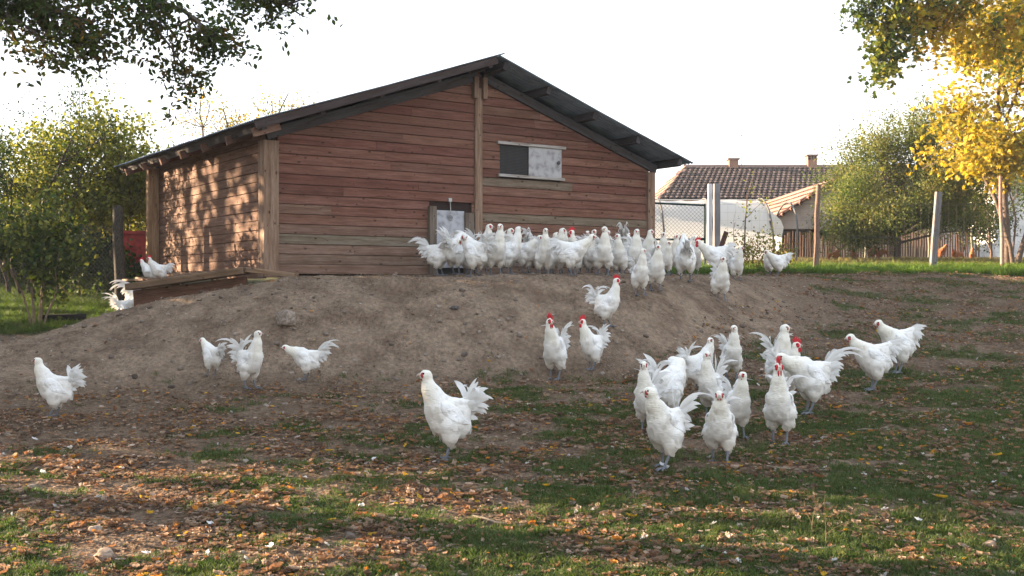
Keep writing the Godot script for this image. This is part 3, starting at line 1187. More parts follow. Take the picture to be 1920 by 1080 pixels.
func build_fences() -> void:
	rng.seed = 515
	post_at("fence_post", "split brown wooden fence post left of the apple tree", 1529, 20.6, 346, 0.10, Color(0.26, 0.17, 0.13), Vector2(0.06, 0), true, M.bark)
	post_at("fence_post", "square grey wooden fence post in front of the apple tree", 1748, 20.6, 360, 0.115, Color(0.25, 0.235, 0.24), Vector2(0.12, 0.0))
	post_at("fence_post", "tall thin pinkish stake under the yellow maple", 1879, 20.8, 330, 0.075, Color(0.42, 0.28, 0.22), Vector2(-0.03, 0), true, M.bark)
	post_at("gate_post", "thick grey concrete gate post right of the wire gate", 1344, 21.2, 345, 0.12, Color(0.24, 0.235, 0.24), Vector2(0, 0), false, M.plaster)
	post_at("gate_post", "slim white-painted gate post against the concrete post", 1331.5, 21.1, 345, 0.08, Color(0.66, 0.63, 0.62), Vector2(0, 0), false, M.plaster)
	post_at("fence_post", "dark old wooden post between the shrub and the red trailer", 226, 16.2, 385, 0.17, Color(0.09, 0.075, 0.06), Vector2(-0.04, 0), true, M.bark)
	var q := on_ground(1355, 505)
	var dk := holder("plank", self, at(1349, 474, 20.6))
	var s := Shape.new()
	s.col = Color(0.10, 0.05, 0.04)
	s.beam_between(Vector3(-0.12, -0.32, 0), Vector3(0.15, 0.40, -0.1), 0.09, 0.03, 0.003, Vector2.ZERO, Vector3(0, 0, 1))
	put("board", s.mesh(), M.wood, dk)
	tag(dk, "dark plank leaning beside the concrete gate post", "plank")
	# wire yard fence along the grass strip
	var line := holder("wire_fence", self, Vector3.ZERO)
	tag(line, "thin wire netting strung along the grass between the fence posts", "fence")
	var xs := [at(1350, 500, 21.3), at(1529, 500, 20.62), at(1750, 500, 20.62), at(1990, 500, 20.9)]
	for i in 3:
		var a: Vector3 = xs[i]
		var b: Vector3 = xs[i + 1]
		a.y = ground(a.x, a.z)
		b.y = ground(b.x, b.z)
		netting("netting", line, a, b, 0.03, 1.25, 0.152, 0.0014, true)
		for y in [1.26, 0.64]:
			var ws := Shape.new()
			ws.beam_between(a + Vector3(0, y, 0), b + Vector3(0, y, 0), 0.005, 0.005, 0.001)
			put("strand", ws.mesh(), M.wire, line)
	# gate
	var g := holder("gate", self, at(1227, 540, 21.0))
	g.position.y = ground(g.position.x, g.position.z)
	tag(g, "dark green tube gate with chain-link mesh right of the henhouse", "gate")
	var gw := 0.965
	var gt := EYE + (540.0 - 382.0) / LENS * 21.0 - g.position.y
	var gb := EYE + (540.0 - 449.0) / LENS * 21.0 - g.position.y
	var bars := [[Vector3(-0.2, gt + 0.02, 0), Vector3(gw, gt - 0.03, 0)], [Vector3(gw, -0.05, 0), Vector3(gw, gt, 0)], [Vector3(-0.2, gb, 0), Vector3(gw, gb, 0)], [Vector3(-0.2, 0.05, 0), Vector3(-0.2, gt + 0.02, 0)]]
	for b in bars:
		s = Shape.new()
		s.tube(b, [0.02, 0.02], 7)
		put("frame_tube", s.mesh(), M.gate, g)
	s = Shape.new()
	s.tube([Vector3(gw - 0.03, gb + 0.02, 0.03), Vector3(gw - 0.14, gb + 0.02, 0.05), Vector3(gw - 0.2, gb - 0.02, 0.05), Vector3(gw - 0.2, gb - 0.16, 0.05)], [0.013, 0.013, 0.013, 0.013], 6)
	put("latch", s.mesh(), M.gate, g)
	netting("mesh", g, Vector3(-0.2, 0, 0), Vector3(gw, 0, 0), gb, gt, 0.075, 0.0045)
	# chestnut paling fence
	var pf := holder("paling_fence", self, at(1425, 540, 28.0))
	pf.position.y = 0.0
	tag(pf, "low brown chestnut paling fence in front of the far trees", "fence")
	for k in 84:
		var px := 1428.0 + k * 4.9 + rng.randf_range(-0.8, 0.8)
		var d := 28.0 + 0.6 * sin(k * 0.05)
		var x := (px - 960.0) / LENS * d
		s = Shape.new()
		var v := rng.randf_range(0.7, 1.2)
		s.col = Color(0.20 * v, 0.115 * v, 0.085 * v)
		var y := ground(x, -d)
		var top := EYE + (540.0 - 436.0 + rng.randf_range(-5, 4)) / LENS * d
		if k > 66 and k < 72:
			top -= 0.1
		s.beam_between(Vector3(x - pf.position.x, y - 0.05, -d - pf.position.z), Vector3(x - pf.position.x + rng.randf_range(-0.02, 0.02), top, -d - pf.position.z), 0.036, 0.02, 0.003, Vector2(rng.randf(), rng.randf()), Vector3(0, 0, 1))
		put("pale", s.mesh(), M.wood, pf)
	for hy in [0.2, 0.62]:
		s = Shape.new()
		s.tube([Vector3(0, 2.42 + hy, 0.02), Vector3(2.7, 2.45 + hy, -0.4), Vector3(5.6, 2.5 + hy, -0.5)], [0.004, 0.004, 0.004], 4)
		put("wire", s.mesh(), M.wire, pf)
	for p in [[1622, 436, "pale thin stake in the paling fence left of the hens' brush", 0.05], [1741, 425, "grey-green thin stake just left of the square grey fence post", 0.05], [1821, 425, "thin pale stake at the right end of the paling fence", 0.055]]:
		post_at("stake", p[2], p[0], 27.4, p[1], p[3], Color(0.34, 0.33, 0.25), Vector2(0.02, 0), true, M.bark)
	# chain-link at the left
	var lf := holder("chain_link_fence", self, Vector3.ZERO)
	tag(lf, "rusty chain-link fence behind the shrub at the left", "fence")
	var l0 := at(-120, 540, 17.6)
	var l1 := at(232, 540, 17.0)
	l0.y = ground(l0.x, l0.z)
	l1.y = ground(l1.x, l1.z)
	netting("mesh", lf, l0, l1, 0.04, 1.25, 0.07, 0.004)
	for k in 3:
		var p := l0.lerp(l1, 0.1 + k * 0.43)
		s = Shape.new()
		s.col = Color(0.1, 0.09, 0.07)
		s.tube([p, p + Vector3(0, 1.35, 0)], [0.03, 0.03], 6)
		put("post", s.mesh(), M.bark, lf)
	# red trailer
	var tr := holder("trailer", self, at(262, 540, 18.6), 0.12)
	tr.position.y = ground(tr.position.x, tr.position.z)
	tag(tr, "red tipping trailer parked behind the porch post", "trailer")
	var zt := EYE + (540.0 - 436.0) / LENS * 18.6 - tr.position.y
	var zl := EYE + (540.0 - 500.0) / LENS * 18.6 - tr.position.y
	s = Shape.new()
	s.col = Color(0.42, 0.06, 0.05)
	for k in [[(zt + zl) / 2.0 + (zt - zl) * 0.26, 0.0], [(zt + zl) / 2.0 - (zt - zl) * 0.26, 0.012]]:
		s.beam(Transform3D(Basis(), Vector3(0.12, k[0], k[1])), Vector3(0.80, (zt - zl) * 0.47, 0.05), 0.01)
	s.beam(Transform3D(Basis(), Vector3(0.12, zt, 0.02)), Vector3(0.86, 0.05, 0.09), 0.01)
	s.beam(Transform3D(Basis(), Vector3(0.12, (zt + zl) / 2.0, -0.02)), Vector3(0.80, 0.05, 0.05), 0.01)
	put("tailboard", s.mesh(), M.painted, tr)
	for dx in [-0.27, 0.52]:
		s = Shape.new()
		s.col = Color(0.24, 0.03, 0.028)
		s.beam(Transform3D(Basis(), Vector3(dx, (zt + zl) / 2.0, -0.9)), Vector3(0.04, zt - zl, 1.75), 0.008)
		put("side_board", s.mesh(), M.painted, tr)
	s = Shape.new()
	s.col = Color(0.06, 0.03, 0.03)
	s.beam(Transform3D(Basis(), Vector3(0.12, zl - 0.05, -0.9)), Vector3(0.7, 0.08, 1.8), 0.01)
	put("chassis", s.mesh(), M.painted, tr)
	for dx in [-0.25, 0.5]:
		var wh := holder("wheel", tr, Vector3(dx, 0.26, -0.7))
		s = Shape.new()
		var pts := []
		var rr := []
		for j in 17:
			var a := TAU * j / 16.0
			pts.append(Vector3(0, cos(a) * 0.2, sin(a) * 0.2))
			rr.append(0.07)
		s.tube(pts, rr, 8, false)
		put("tyre", s.mesh(), M.dark, wh)
		s = Shape.new()
		s.col = Color(0.3, 0.28, 0.25)
		s.tube([Vector3(-0.04, 0, 0), Vector3(0.04, 0, 0)], [0.14, 0.14], 12)
		put("rim", s.mesh(), M.painted, wh)

# ---------------------------------------------------------------- chickens
# The body is one surface: tapered capsules between joints, joined by a smooth minimum and meshed as surface nets.
class Body:
	var a := []        # [from, to, r0, r1, squash across, blend]
	func add(p: Vector3, q: Vector3, r0: float, r1: float, sx := 1.0) -> void:
		a.append([p, q - p, r0, r1 - r0, sx, maxf((q - p).length_squared(), 1e-9)])

	func dist(p: Vector3) -> float:
		var d := 1.0
		var k := 0.028
		for c in a:
			var w: Vector3 = p - c[0]
			var e: Vector3 = c[1]
			var t := clampf(w.dot(e) / c[5], 0.0, 1.0)
			w -= e * t
			w.x /= c[4]
			var f: float = w.length() - (c[2] + c[3] * t)
			var h := maxf(k - absf(d - f), 0.0) / k
			d = minf(d, f) - h * h * k * 0.25
		return d

	func skin(cell: float, tint: Callable, ruffle: FastNoiseLite) -> ArrayMesh:
		var lo := Vector3(9, 9, 9)
		var hi := -lo
		for c in a:
			var r: float = maxf(c[2], c[2] + c[3]) + 0.03
			for q in [c[0], c[0] + c[1]]:
				lo = lo.min(q - Vector3.ONE * r)
				hi = hi.max(q + Vector3.ONE * r)
		var blk := 4
		var bn := Vector3i(((hi - lo) / (cell * blk)).ceil())
		var n := bn * blk + Vector3i.ONE
		var val := PackedFloat32Array()
		val.resize(n.x * n.y * n.z)
		val.fill(9.0)
		var live := []
		for bz in bn.z:
			for by in bn.y:
				for bx in bn.x:
					var mid := lo + (Vector3(bx, by, bz) + Vector3.ONE * 0.5) * cell * blk
					if absf(dist(mid)) > cell * blk * 0.95:
						continue
					live.append(Vector3i(bx, by, bz))
					for z in blk + 1:
						for y in blk + 1:
							for x in blk + 1:
								var i := (bx * blk + x) + n.x * ((by * blk + y) + n.y * (bz * blk + z))
								if val[i] == 9.0:
									val[i] = dist(lo + Vector3(bx * blk + x, by * blk + y, bz * blk + z) * cell)
		var verts := PackedVector3Array()
		var id := {}
		var steps := [Vector3i(0, 0, 0), Vector3i(1, 0, 0), Vector3i(0, 1, 0), Vector3i(1, 1, 0), Vector3i(0, 0, 1), Vector3i(1, 0, 1), Vector3i(0, 1, 1), Vector3i(1, 1, 1)]
		var edges := [[0, 1], [2, 3], [4, 5], [6, 7], [0, 2], [1, 3], [4, 6], [5, 7], [0, 4], [1, 5], [2, 6], [3, 7]]
		var cells := []
		for b in live:
			for z in blk:
				for y in blk:
					for x in blk:
						var o := Vector3i(b.x * blk + x, b.y * blk + y, b.z * blk + z)
						var v8 := []
						var neg := 0
						for s in steps:
							var f := val[(o.x + s.x) + n.x * ((o.y + s.y) + n.y * (o.z + s.z))]
							v8.append(f)
							if f < 0.0:
								neg += 1
						if neg == 0 or neg == 8:
							continue
						var sum := Vector3.ZERO
						var cnt := 0
						for e in edges:
							var f0: float = v8[e[0]]
							var f1: float = v8[e[1]]
							if (f0 < 0.0) != (f1 < 0.0):
								sum += Vector3(steps[e[0]]).lerp(Vector3(steps[e[1]]), f0 / (f0 - f1))
								cnt += 1
						id[o] = verts.size()
						verts.append(lo + (Vector3(o) + sum / cnt) * cell)
						cells.append(o)
		var ix := PackedInt32Array()
		for o in cells:
			var f0 := val[o.x + n.x * (o.y + n.y * o.z)]
			for axis in 3:
				var s := Vector3i.ZERO
				s[axis] = 1
				var t := Vector3i(o) + s
				var f1 := val[t.x + n.x * (t.y + n.y * t.z)]
				if (f0 < 0.0) == (f1 < 0.0):
					continue
				var u := Vector3i.ZERO
				var w := Vector3i.ZERO
				u[(axis + 1) % 3] = 1
				w[(axis + 2) % 3] = 1
				if not (id.has(o - u) and id.has(o - w) and id.has(o - u - w)):
					continue
				var q := [id[o], id[o - u], id[o - u - w], id[o - w]]
				if f0 < 0.0:
					q.reverse()
				for k in [0, 1, 2, 0, 2, 3]:
					ix.append(q[k])
		var norm := PackedVector3Array()
		var col := PackedColorArray()
		norm.resize(verts.size())
		for k in range(0, ix.size(), 3):
			var g := (verts[ix[k + 2]] - verts[ix[k]]).cross(verts[ix[k + 1]] - verts[ix[k]])
			for j in 3:
				norm[ix[k + j]] += g
		for k in verts.size():
			norm[k] = norm[k].normalized()
		# ruffled plumage: shallow overlapping tufts that run down and back
		for k in verts.size():
			var p := verts[k]
			verts[k] = p + norm[k] * (ruffle.get_noise_3d(p.x, p.y * 0.5 + p.z * 0.3, p.z * 0.6) * 0.0055)
			col.append(tint.call(p))
		norm.fill(Vector3.ZERO)
		for k in range(0, ix.size(), 3):
			var g := (verts[ix[k + 2]] - verts[ix[k]]).cross(verts[ix[k + 1]] - verts[ix[k]])
			for j in 3:
				norm[ix[k + j]] += g
		for k in verts.size():
			norm[k] = norm[k].normalized()
		var arr := []
		arr.resize(Mesh.ARRAY_MAX)
		arr[Mesh.ARRAY_VERTEX] = verts
		arr[Mesh.ARRAY_NORMAL] = norm
		arr[Mesh.ARRAY_COLOR] = col
		arr[Mesh.ARRAY_INDEX] = ix
		var m := ArrayMesh.new()
		m.add_surface_from_arrays(Mesh.PRIMITIVE_TRIANGLES, arr)
		return m

# a feather: a folded blade that starts at p along d and bends by "droop" over its length; "side" is the way its flat looks
func feather(p: Vector3, d: Vector3, side: Vector3, length: float, width: float, droop: float, tint: Color) -> ArrayMesh:
	var s := Shape.new()
	s.col = tint
	var k := 8
	var prev := []
	var q := p
	var dir := d.normalized()
	for i in k + 1:
		var t := float(i) / k
		var w := width * (0.35 + 0.65 * smoothstep(0.0, 0.3, t)) * (1.0 if t < 0.55 else maxf(1.0 - pow((t - 0.55) / 0.45, 1.8), 0.03))
		var n := (side - dir * side.dot(dir)).normalized()
		var across := dir.cross(n).normalized()
		var now := [q + across * w * 0.5 - n * w * 0.10, q + n * w * 0.05, q - across * w * 0.5 - n * w * 0.10, (n + across * 0.25).normalized(), n, (n - across * 0.25).normalized()]
		if i > 0:
			for j in 2:
				s.tri(prev[j], prev[j + 1], now[j + 1], prev[j + 3], prev[j + 4], now[j + 4])
				s.tri(prev[j], now[j + 1], now[j], prev[j + 3], now[j + 4], now[j + 3])
		prev = now
		q += dir * length / k
		dir = dir.rotated(dir.cross(Vector3.DOWN).normalized(), droop / k) if dir.cross(Vector3.DOWN).length() > 0.05 else dir
	return s.mesh()

var flock_cache := {}
var ruffle := FastNoiseLite.new()

# kinds: how the neck, the tail and the feet are held
func pose(kind: String) -> Dictionary:
	# neck: shoulder -> middle -> head; head_turn in degrees to the bird's left; tail: lift in degrees, style; feet: z of each, fold
	var p := {"mid": Vector3(0, 0.485, 0.122), "head": Vector3(0, 0.578, 0.140), "turn": 0.0, "nod": 0.0, "lift": 62.0, "style": "fan", "feet": [0.02, -0.03], "pitch": 13.0, "body_y": 0.0, "slim": 0.0}
	match kind:
		"alert":
			pass
		"alert_left":
			p.turn = 62.0
		"alert_right":
			p.turn = -62.0
		"walk":
			p.feet = [0.075, -0.06]
			p.mid = Vector3(0, 0.465, 0.135)
			p.head = Vector3(0, 0.552, 0.168)
			p.turn = 12.0
			p.lift = 52.0
		"tall":
			p.mid = Vector3(0, 0.495, 0.10)
			p.head = Vector3(0, 0.60, 0.108)
			p.turn = -35.0
			p.style = "sickle"
			p.lift = 70.0
			p.pitch = 12.0
		"tall_left":
			p.mid = Vector3(0, 0.495, 0.10)
			p.head = Vector3(0, 0.60, 0.108)
			p.turn = 40.0
			p.style = "fan"
			p.lift = 60.0
			p.pitch = 12.0
		"level":
			p.mid = Vector3(0, 0.43, 0.185)
			p.head = Vector3(0, 0.495, 0.235)
			p.lift = 30.0
			p.style = "low"
			p.nod = 6.0
			p.pitch = 2.0
		"level_sickle":
			p.mid = Vector3(0, 0.41, 0.20)
			p.head = Vector3(0, 0.455, 0.255)
			p.lift = 48.0
			p.style = "sickle"
			p.turn = 25.0
		"away":
			p.mid = Vector3(0, 0.45, 0.155)
			p.head = Vector3(0, 0.51, 0.205)
			p.nod = 14.0
			p.turn = 55.0
			p.lift = 40.0
			p.style = "low"
		"preen":
			p.mid = Vector3(0.02, 0.46, 0.13)
			p.head = Vector3(0.07, 0.485, 0.10)
			p.turn = 130.0
			p.nod = 30.0
			p.style = "fan"
		"peck":
			p.mid = Vector3(0, 0.33, 0.24)
			p.head = Vector3(0, 0.20, 0.315)
			p.nod = 55.0
			p.lift = 50.0
			p.style = "sickle"
			p.pitch = -14.0
		"sit":
			p.mid = Vector3(0, 0.465, 0.14)
			p.head = Vector3(0, 0.54, 0.165)
			p.lift = 18.0
			p.style = "low"
			p.body_y = -0.16
		"brown":
			p.mid = Vector3(0, 0.46, 0.13)
			p.head = Vector3(0, 0.535, 0.155)
			p.lift = 48.0
			p.style = "short"
		"brown_peck":
			p.mid = Vector3(0, 0.30, 0.235)
			p.head = Vector3(0, 0.16, 0.29)
			p.nod = 60.0
			p.lift = 45.0
			p.style = "short"
			p.pitch = -16.0
	return p

func chicken_proto(kind: String, comb: bool) -> Node3D:
	var key := kind + ("+" if comb else "-")
	if flock_cache.has(key):
		return flock_cache[key]
	rng.seed = hash(key)
	var brown := kind.begins_with("brown")
	var turned := kind.split(":")
	var p := pose(turned[0])
	if turned.size() > 1:
		p.turn = float(turned[1])
	kind = turned[0]
	var root := Node3D.new()
	var tip := Basis(Vector3(1, 0, 0), deg_to_rad(-p.pitch))
	var hip := Vector3(0, 0.27, 0.0)
	var lift_y: float = p.body_y
	var shorten := 0.97 if kind.begins_with("level") or brown else 0.88
	var T := func(v: Vector3) -> Vector3:
		v.z *= shorten
		return hip + tip * (v - hip) + Vector3(0, lift_y, 0)
	var drop := Vector3(0, lift_y, 0)
	var mid: Vector3 = p.mid + drop
	var head: Vector3 = p.head + drop
	var b := Body.new()
	b.add(T.call(Vector3(0, 0.335, -0.095)), T.call(Vector3(0, 0.325, 0.055)), 0.084, 0.104, 0.90)
	b.add(T.call(Vector3(0, 0.262, -0.105)), T.call(Vector3(0, 0.255, 0.02)), 0.082, 0.098, 0.96)
	b.add(T.call(Vector3(0, 0.29, 0.07)), T.call(Vector3(0, 0.335, 0.105)), 0.078, 0.078, 0.95)
	b.add(T.call(Vector3(0, 0.365, -0.08)), T.call(Vector3(0, 0.425, -0.185)), 0.066, 0.034, 0.85)
	b.add(T.call(Vector3(0, 0.245, -0.145)), T.call(Vector3(0, 0.232, -0.115)), 0.058, 0.074, 1.0)
	var sh: Vector3 = T.call(Vector3(0, 0.355, 0.085))
	b.add(sh, sh.lerp(mid, 0.55), 0.086, 0.066, 0.92)
	b.add(sh.lerp(mid, 0.55), mid, 0.066, 0.049, 0.95)
	b.add(mid, mid.lerp(head, 0.75), 0.048, 0.033, 0.95)
	var hb := Basis(Vector3.UP, deg_to_rad(p.turn)) * Basis(Vector3.RIGHT, deg_to_rad(p.nod))
	b.add(head + hb * Vector3(0, -0.004, -0.006), head + hb * Vector3(0, 0.002, 0.012), 0.0305, 0.027, 0.92)
	b.add(head + hb * Vector3(0, -0.002, 0.015), head + hb * Vector3(0, -0.006, 0.034), 0.022, 0.015, 0.85)
	var hocks := []
	for s in [1, -1]:
		var fz: float = p.feet[0 if s > 0 else 1]
		var th := Vector3(s * 0.060, 0.235, -0.012) + drop * 0.6
		var hock := Vector3(s * 0.056, 0.112, -0.026 + fz * 0.6)
		if kind == "sit":
			hock = Vector3(s * 0.06, 0.06, 0.0)
			th = Vector3(s * 0.06, 0.12, 0.0)
		b.add(th, th.lerp(hock, 0.6), 0.074, 0.052, 0.92)
		b.add(th.lerp(hock, 0.6), hock, 0.052, 0.023, 0.95)
		hocks.append([hock, fz, s])
	ruffle.seed = hash(kind) % 1000
	ruffle.frequency = 17.0
	ruffle.fractal_octaves = 3
	var tint := func(q: Vector3) -> Color:
		if brown:
			return Color(0.30, 0.105, 0.04).lerp(Color(0.40, 0.17, 0.07), clampf((q.y - 0.2) * 3.0, 0, 1))
		var c := Color(0.76, 0.735, 0.685)
		var cream := smoothstep(0.06, 0.14, q.z) * smoothstep(0.28, 0.42, q.y)
		c = c.lerp(Color(0.76, 0.71, 0.59), 0.65 * cream)
		var soil := smoothstep(0.24, 0.11, q.y) * 0.5 + 0.22 * smoothstep(0.0, 0.1, q.z) * smoothstep(0.34, 0.24, q.y)
		if kind != "sit":
			c = c.lerp(Color(0.60, 0.53, 0.43), clampf(soil, 0, 0.6))
		return c
	var body := put("body", b.skin(0.0105, tint, ruffle), M.plumage, root)
	# small body feathers that lift a little at their tips
	var bv: PackedVector3Array = body.mesh.surface_get_arrays(0)[Mesh.ARRAY_VERTEX]
	var bn: PackedVector3Array = body.mesh.surface_get_arrays(0)[Mesh.ARRAY_NORMAL]
	var fl := Shape.new()
	for i in 130:
		var at_ := rng.randi() % bv.size()
		var q := bv[at_]
		var nn := bn[at_]
		if q.distance_to(head) < 0.055 or nn.y < -0.75:
			continue
		var neck: bool = q.y > sh.y + 0.03
		var dv := Vector3(0, -0.9, -0.5) if neck else Vector3(0, -0.75 if q.y < 0.27 + lift_y else -0.35, -0.8)
		dv = (dv - nn * dv.dot(nn)).normalized()
		var acr := dv.cross(nn).normalized()
		var l := rng.randf_range(0.03, 0.05) * (0.9 if neck else 1.15)
		var w := l * (0.20 if neck else 0.40)
		fl.col = (tint.call(q) as Color) * rng.randf_range(0.95, 1.04)
		var q0 := q - nn * 0.003
		var q1 := q + dv * l * 0.55 + nn * 0.0022
		var q2 := q + dv * l + nn * rng.randf_range(-0.001, 0.0035)
		fl.tri(q0 + acr * w * 0.6, q0 - acr * w * 0.6, q1 + nn * 0.001, nn, nn, nn)
		fl.tri(q0 + acr * w * 0.6, q1 + acr * w, q1 + nn * 0.001, nn, nn, nn)
		fl.tri(q0 - acr * w * 0.6, q1 - acr * w, q1 + nn * 0.001, nn, nn, nn)
		fl.tri(q1 + acr * w, q2, q1 + nn * 0.001, nn, nn, nn)
		fl.tri(q1 - acr * w, q2, q1 + nn * 0.001, nn, nn, nn)
	put("body_feathers", fl.mesh(), M.feather, root).set_meta("kind", "stuff")
	# wings laid on the flanks, in overlapping rows
	for s in [1, -1]:
		var w := Shape.new()
		w.col = Color(0.76, 0.745, 0.71) if not brown else Color(0.33, 0.12, 0.05)
		var nu := 16
		var nv := 10
		var grid := []
		for i in nu + 1:
			var row := []
			var u := float(i) / nu
			var half := 0.068 * pow(sin(PI * (0.10 + 0.86 * pow(u, 0.9))), 0.7) * (1.0 - 0.35 * u)
			for j in nv + 1:
				var t := -1.0 + 2.0 * j / nv
				var z := 0.095 - 0.265 * u + 0.02 * absf(t) * u
				var y := 0.352 - 0.045 * u - 0.03 * u * u + t * half
				if u > 0.75:
					z += 0.012 * sin(j * 2.6)
				var q: Vector3 = T.call(Vector3(0, y, z))
				var x := 0.16
				for it in 14:
					var dd := b.dist(Vector3(s * x, q.y, q.z))
					if dd < 0.0015 or x < 0.02:
						break
					x -= dd * 0.9
				x = maxf(x, 0.045)
				var lay := fmod(u * 3.6 + absf(t) * 0.5, 1.0)
				x += 0.012 * (1.0 - t * t) + 0.006 * lay * (1.0 - t * t) - (0.004 if absf(t) > 0.99 or i == 0 else 0.0)
				row.append(Vector3(s * x, q.y, q.z))
			grid.append(row)
		for i in nu:
			for j in nv:
				var qn := Vector3(s, 0.15, 0)
				var n0: Vector3 = ((grid[mini(i + 1, nu)][j] - grid[maxi(i - 1, 0)][j]) as Vector3).cross(grid[i][mini(j + 1, nv)] - grid[i][maxi(j - 1, 0)]).normalized()
				if n0.dot(qn) < 0.0:
					n0 = -n0
				w.quad(grid[i][j], grid[i + 1][j], grid[i + 1][j + 1], grid[i][j + 1], n0)
		put("wing", w.mesh(), M.plumage, root)
	# tail: each feather a blade of its own
	var tail := Node3D.new()
	tail.name = "tail"
	root.add_child(tail, true)
	var base: Vector3 = T.call(Vector3(0, 0.415, -0.178))
	var style: String = p.style
	var nf := 25
	if style == "low":
		nf = 17
	elif style == "short":
		nf = 11
	for i in nf:
		var f := float(i) / (nf - 1)
		var side := (1.0 if i % 2 else -1.0) * rng.randf_range(0.1, 1.0)
		var lift: float = p.lift + lerpf(15.0, -58.0, f) + rng.randf_range(-6, 6)
		var len_ := lerpf(0.225, 0.13, f) * rng.randf_range(0.75, 1.15)
		if style == "low":
			len_ *= 0.95
		if style == "short":
			len_ *= 0.7
		var la := deg_to_rad(lift + p.pitch)
		var d := Vector3(side * 0.22, sin(la), -cos(la))
		var start := base + Vector3(side * 0.022, -0.05 * f, 0.035 - 0.005 * f)
		var dark := brown and f < 0.5
		var g := rng.randf_range(0.94, 1.02)
		var c := Color(0.77 * g, 0.76 * g, 0.735 * g)
		if brown:
			c = Color(0.10, 0.035, 0.02) if dark else Color(0.3, 0.1, 0.04)
		var fm := feather(start, d, Vector3(1.0 if side > 0 else -1.0, 0.25, 0.12), len_, rng.randf_range(0.030, 0.044), deg_to_rad(rng.randf_range(40.0, 100.0)), c)
		put("tail_feather", fm, M.feather, tail)
	# covert feathers that soften the root of the tail
	for i in 12:
		var sd := (1.0 if i % 2 else -1.0)
		var la := deg_to_rad(p.lift + p.pitch + rng.randf_range(-85, 0))
		var d := Vector3(sd * rng.randf_range(0.15, 0.6), sin(la), -cos(la))
		var fm := feather(base + Vector3(sd * rng.randf_range(0.01, 0.045), rng.randf_range(-0.10, 0.0), rng.randf_range(0.01, 0.06)), d, Vector3(sd, 0.3, 0.1), rng.randf_range(0.07, 0.12), 0.035, deg_to_rad(rng.randf_range(20, 70)), Color(0.71, 0.70, 0.675) if not brown else Color(0.3, 0.1, 0.04))
		put("tail_covert", fm, M.feather, tail)
	if style == "sickle" or (style == "fan" and not brown):
		var ns := 4 if style == "sickle" else 2
		for i in ns:
			var sd := (1.0 if i % 2 else -1.0)
			var la := deg_to_rad(p.lift + p.pitch + 18.0 - 16.0 * (i >> 1) + rng.randf_range(-4, 4))
			var len_ := (0.36 if style == "sickle" else 0.29) * rng.randf_range(0.85, 1.05)
			var fm := feather(base + Vector3(sd * 0.012, 0, 0.0), Vector3(sd * 0.1, sin(la), -cos(la)), Vector3(sd, 0.2, 0.1), len_, 0.024, deg_to_rad(rng.randf_range(95.0, 140.0)), Color(0.73, 0.72, 0.70))
			put("sickle_feather", fm, M.feather, tail)
	# legs
	if kind != "sit":
		for hk in hocks:
			var s := Shape.new()
			var hock: Vector3 = hk[0]
			var foot := Vector3(hk[2] * 0.052, 0.0, hk[1] + 0.008)
			s.tube([hock + Vector3(0, 0.012, 0.004), hock, hock.lerp(foot, 0.5), foot + Vector3(0, 0.016, 0.0), foot + Vector3(0, 0.004, 0.004)], [0.012, 0.0125, 0.0095, 0.0100, 0.012], 8)
			for toe in [[-0.42, 0.062], [0.0, 0.078], [0.42, 0.062], [PI - 0.25, 0.032]]:
				var a: float = toe[0]
				var dv := Vector3(sin(a), 0, cos(a))
				var l: float = toe[1]
				s.tube([foot + Vector3(0, 0.012, 0), foot + dv * l * 0.55 + Vector3(0, 0.010, 0), foot + dv * l * 0.88 + Vector3(0, 0.006, 0), foot + dv * (l * 1.1) + Vector3(0, 0.001, 0)], [0.0085, 0.0075, 0.006, 0.0025], 6)
			put("leg", s.mesh(), M.shank, root)
	# head
	var H := Transform3D(hb, head)
	var e := Shape.new()
	for s in [1, -1]:
		e = Shape.new()
		e.ball(H * Transform3D(Basis(Vector3(0, 0, 1), s * 0.12) * Basis.from_scale(Vector3(0.0105, 0.021, 0.023) * (1.18 if comb else 1.0)), Vector3(s * 0.0195, -0.004, 0.020)), 8, 10)
		put("face_skin", e.mesh(), M.comb if comb else M.face, root)
		e = Shape.new()
		e.ball(H * Transform3D(Basis.from_scale(Vector3(0.0050, 0.0075, 0.0075)), Vector3(s * (0.0305 if comb else 0.0278), 0.006, 0.021)), 6, 8)
		put("eye", e.mesh(), M.eye, root)
		e = Shape.new()
		var wl := 0.030 if comb else 0.011
		e.ball(H * Transform3D(Basis.from_scale(Vector3(0.006, wl, wl * 0.62)), Vector3(s * 0.010, -0.024 - wl * 0.75, 0.030)), 8, 8)
		put("wattle", e.mesh(), M.comb if comb else M.face, root)
	e = Shape.new()
	e.tube([H * Vector3(0, -0.004, 0.038), H * Vector3(0, -0.003, 0.052), H * Vector3(0, -0.007, 0.063), H * Vector3(0, -0.014, 0.068)], [0.0105, 0.0085, 0.0052, 0.0010], 8)
	put("beak", e.mesh(), M.beak, root)
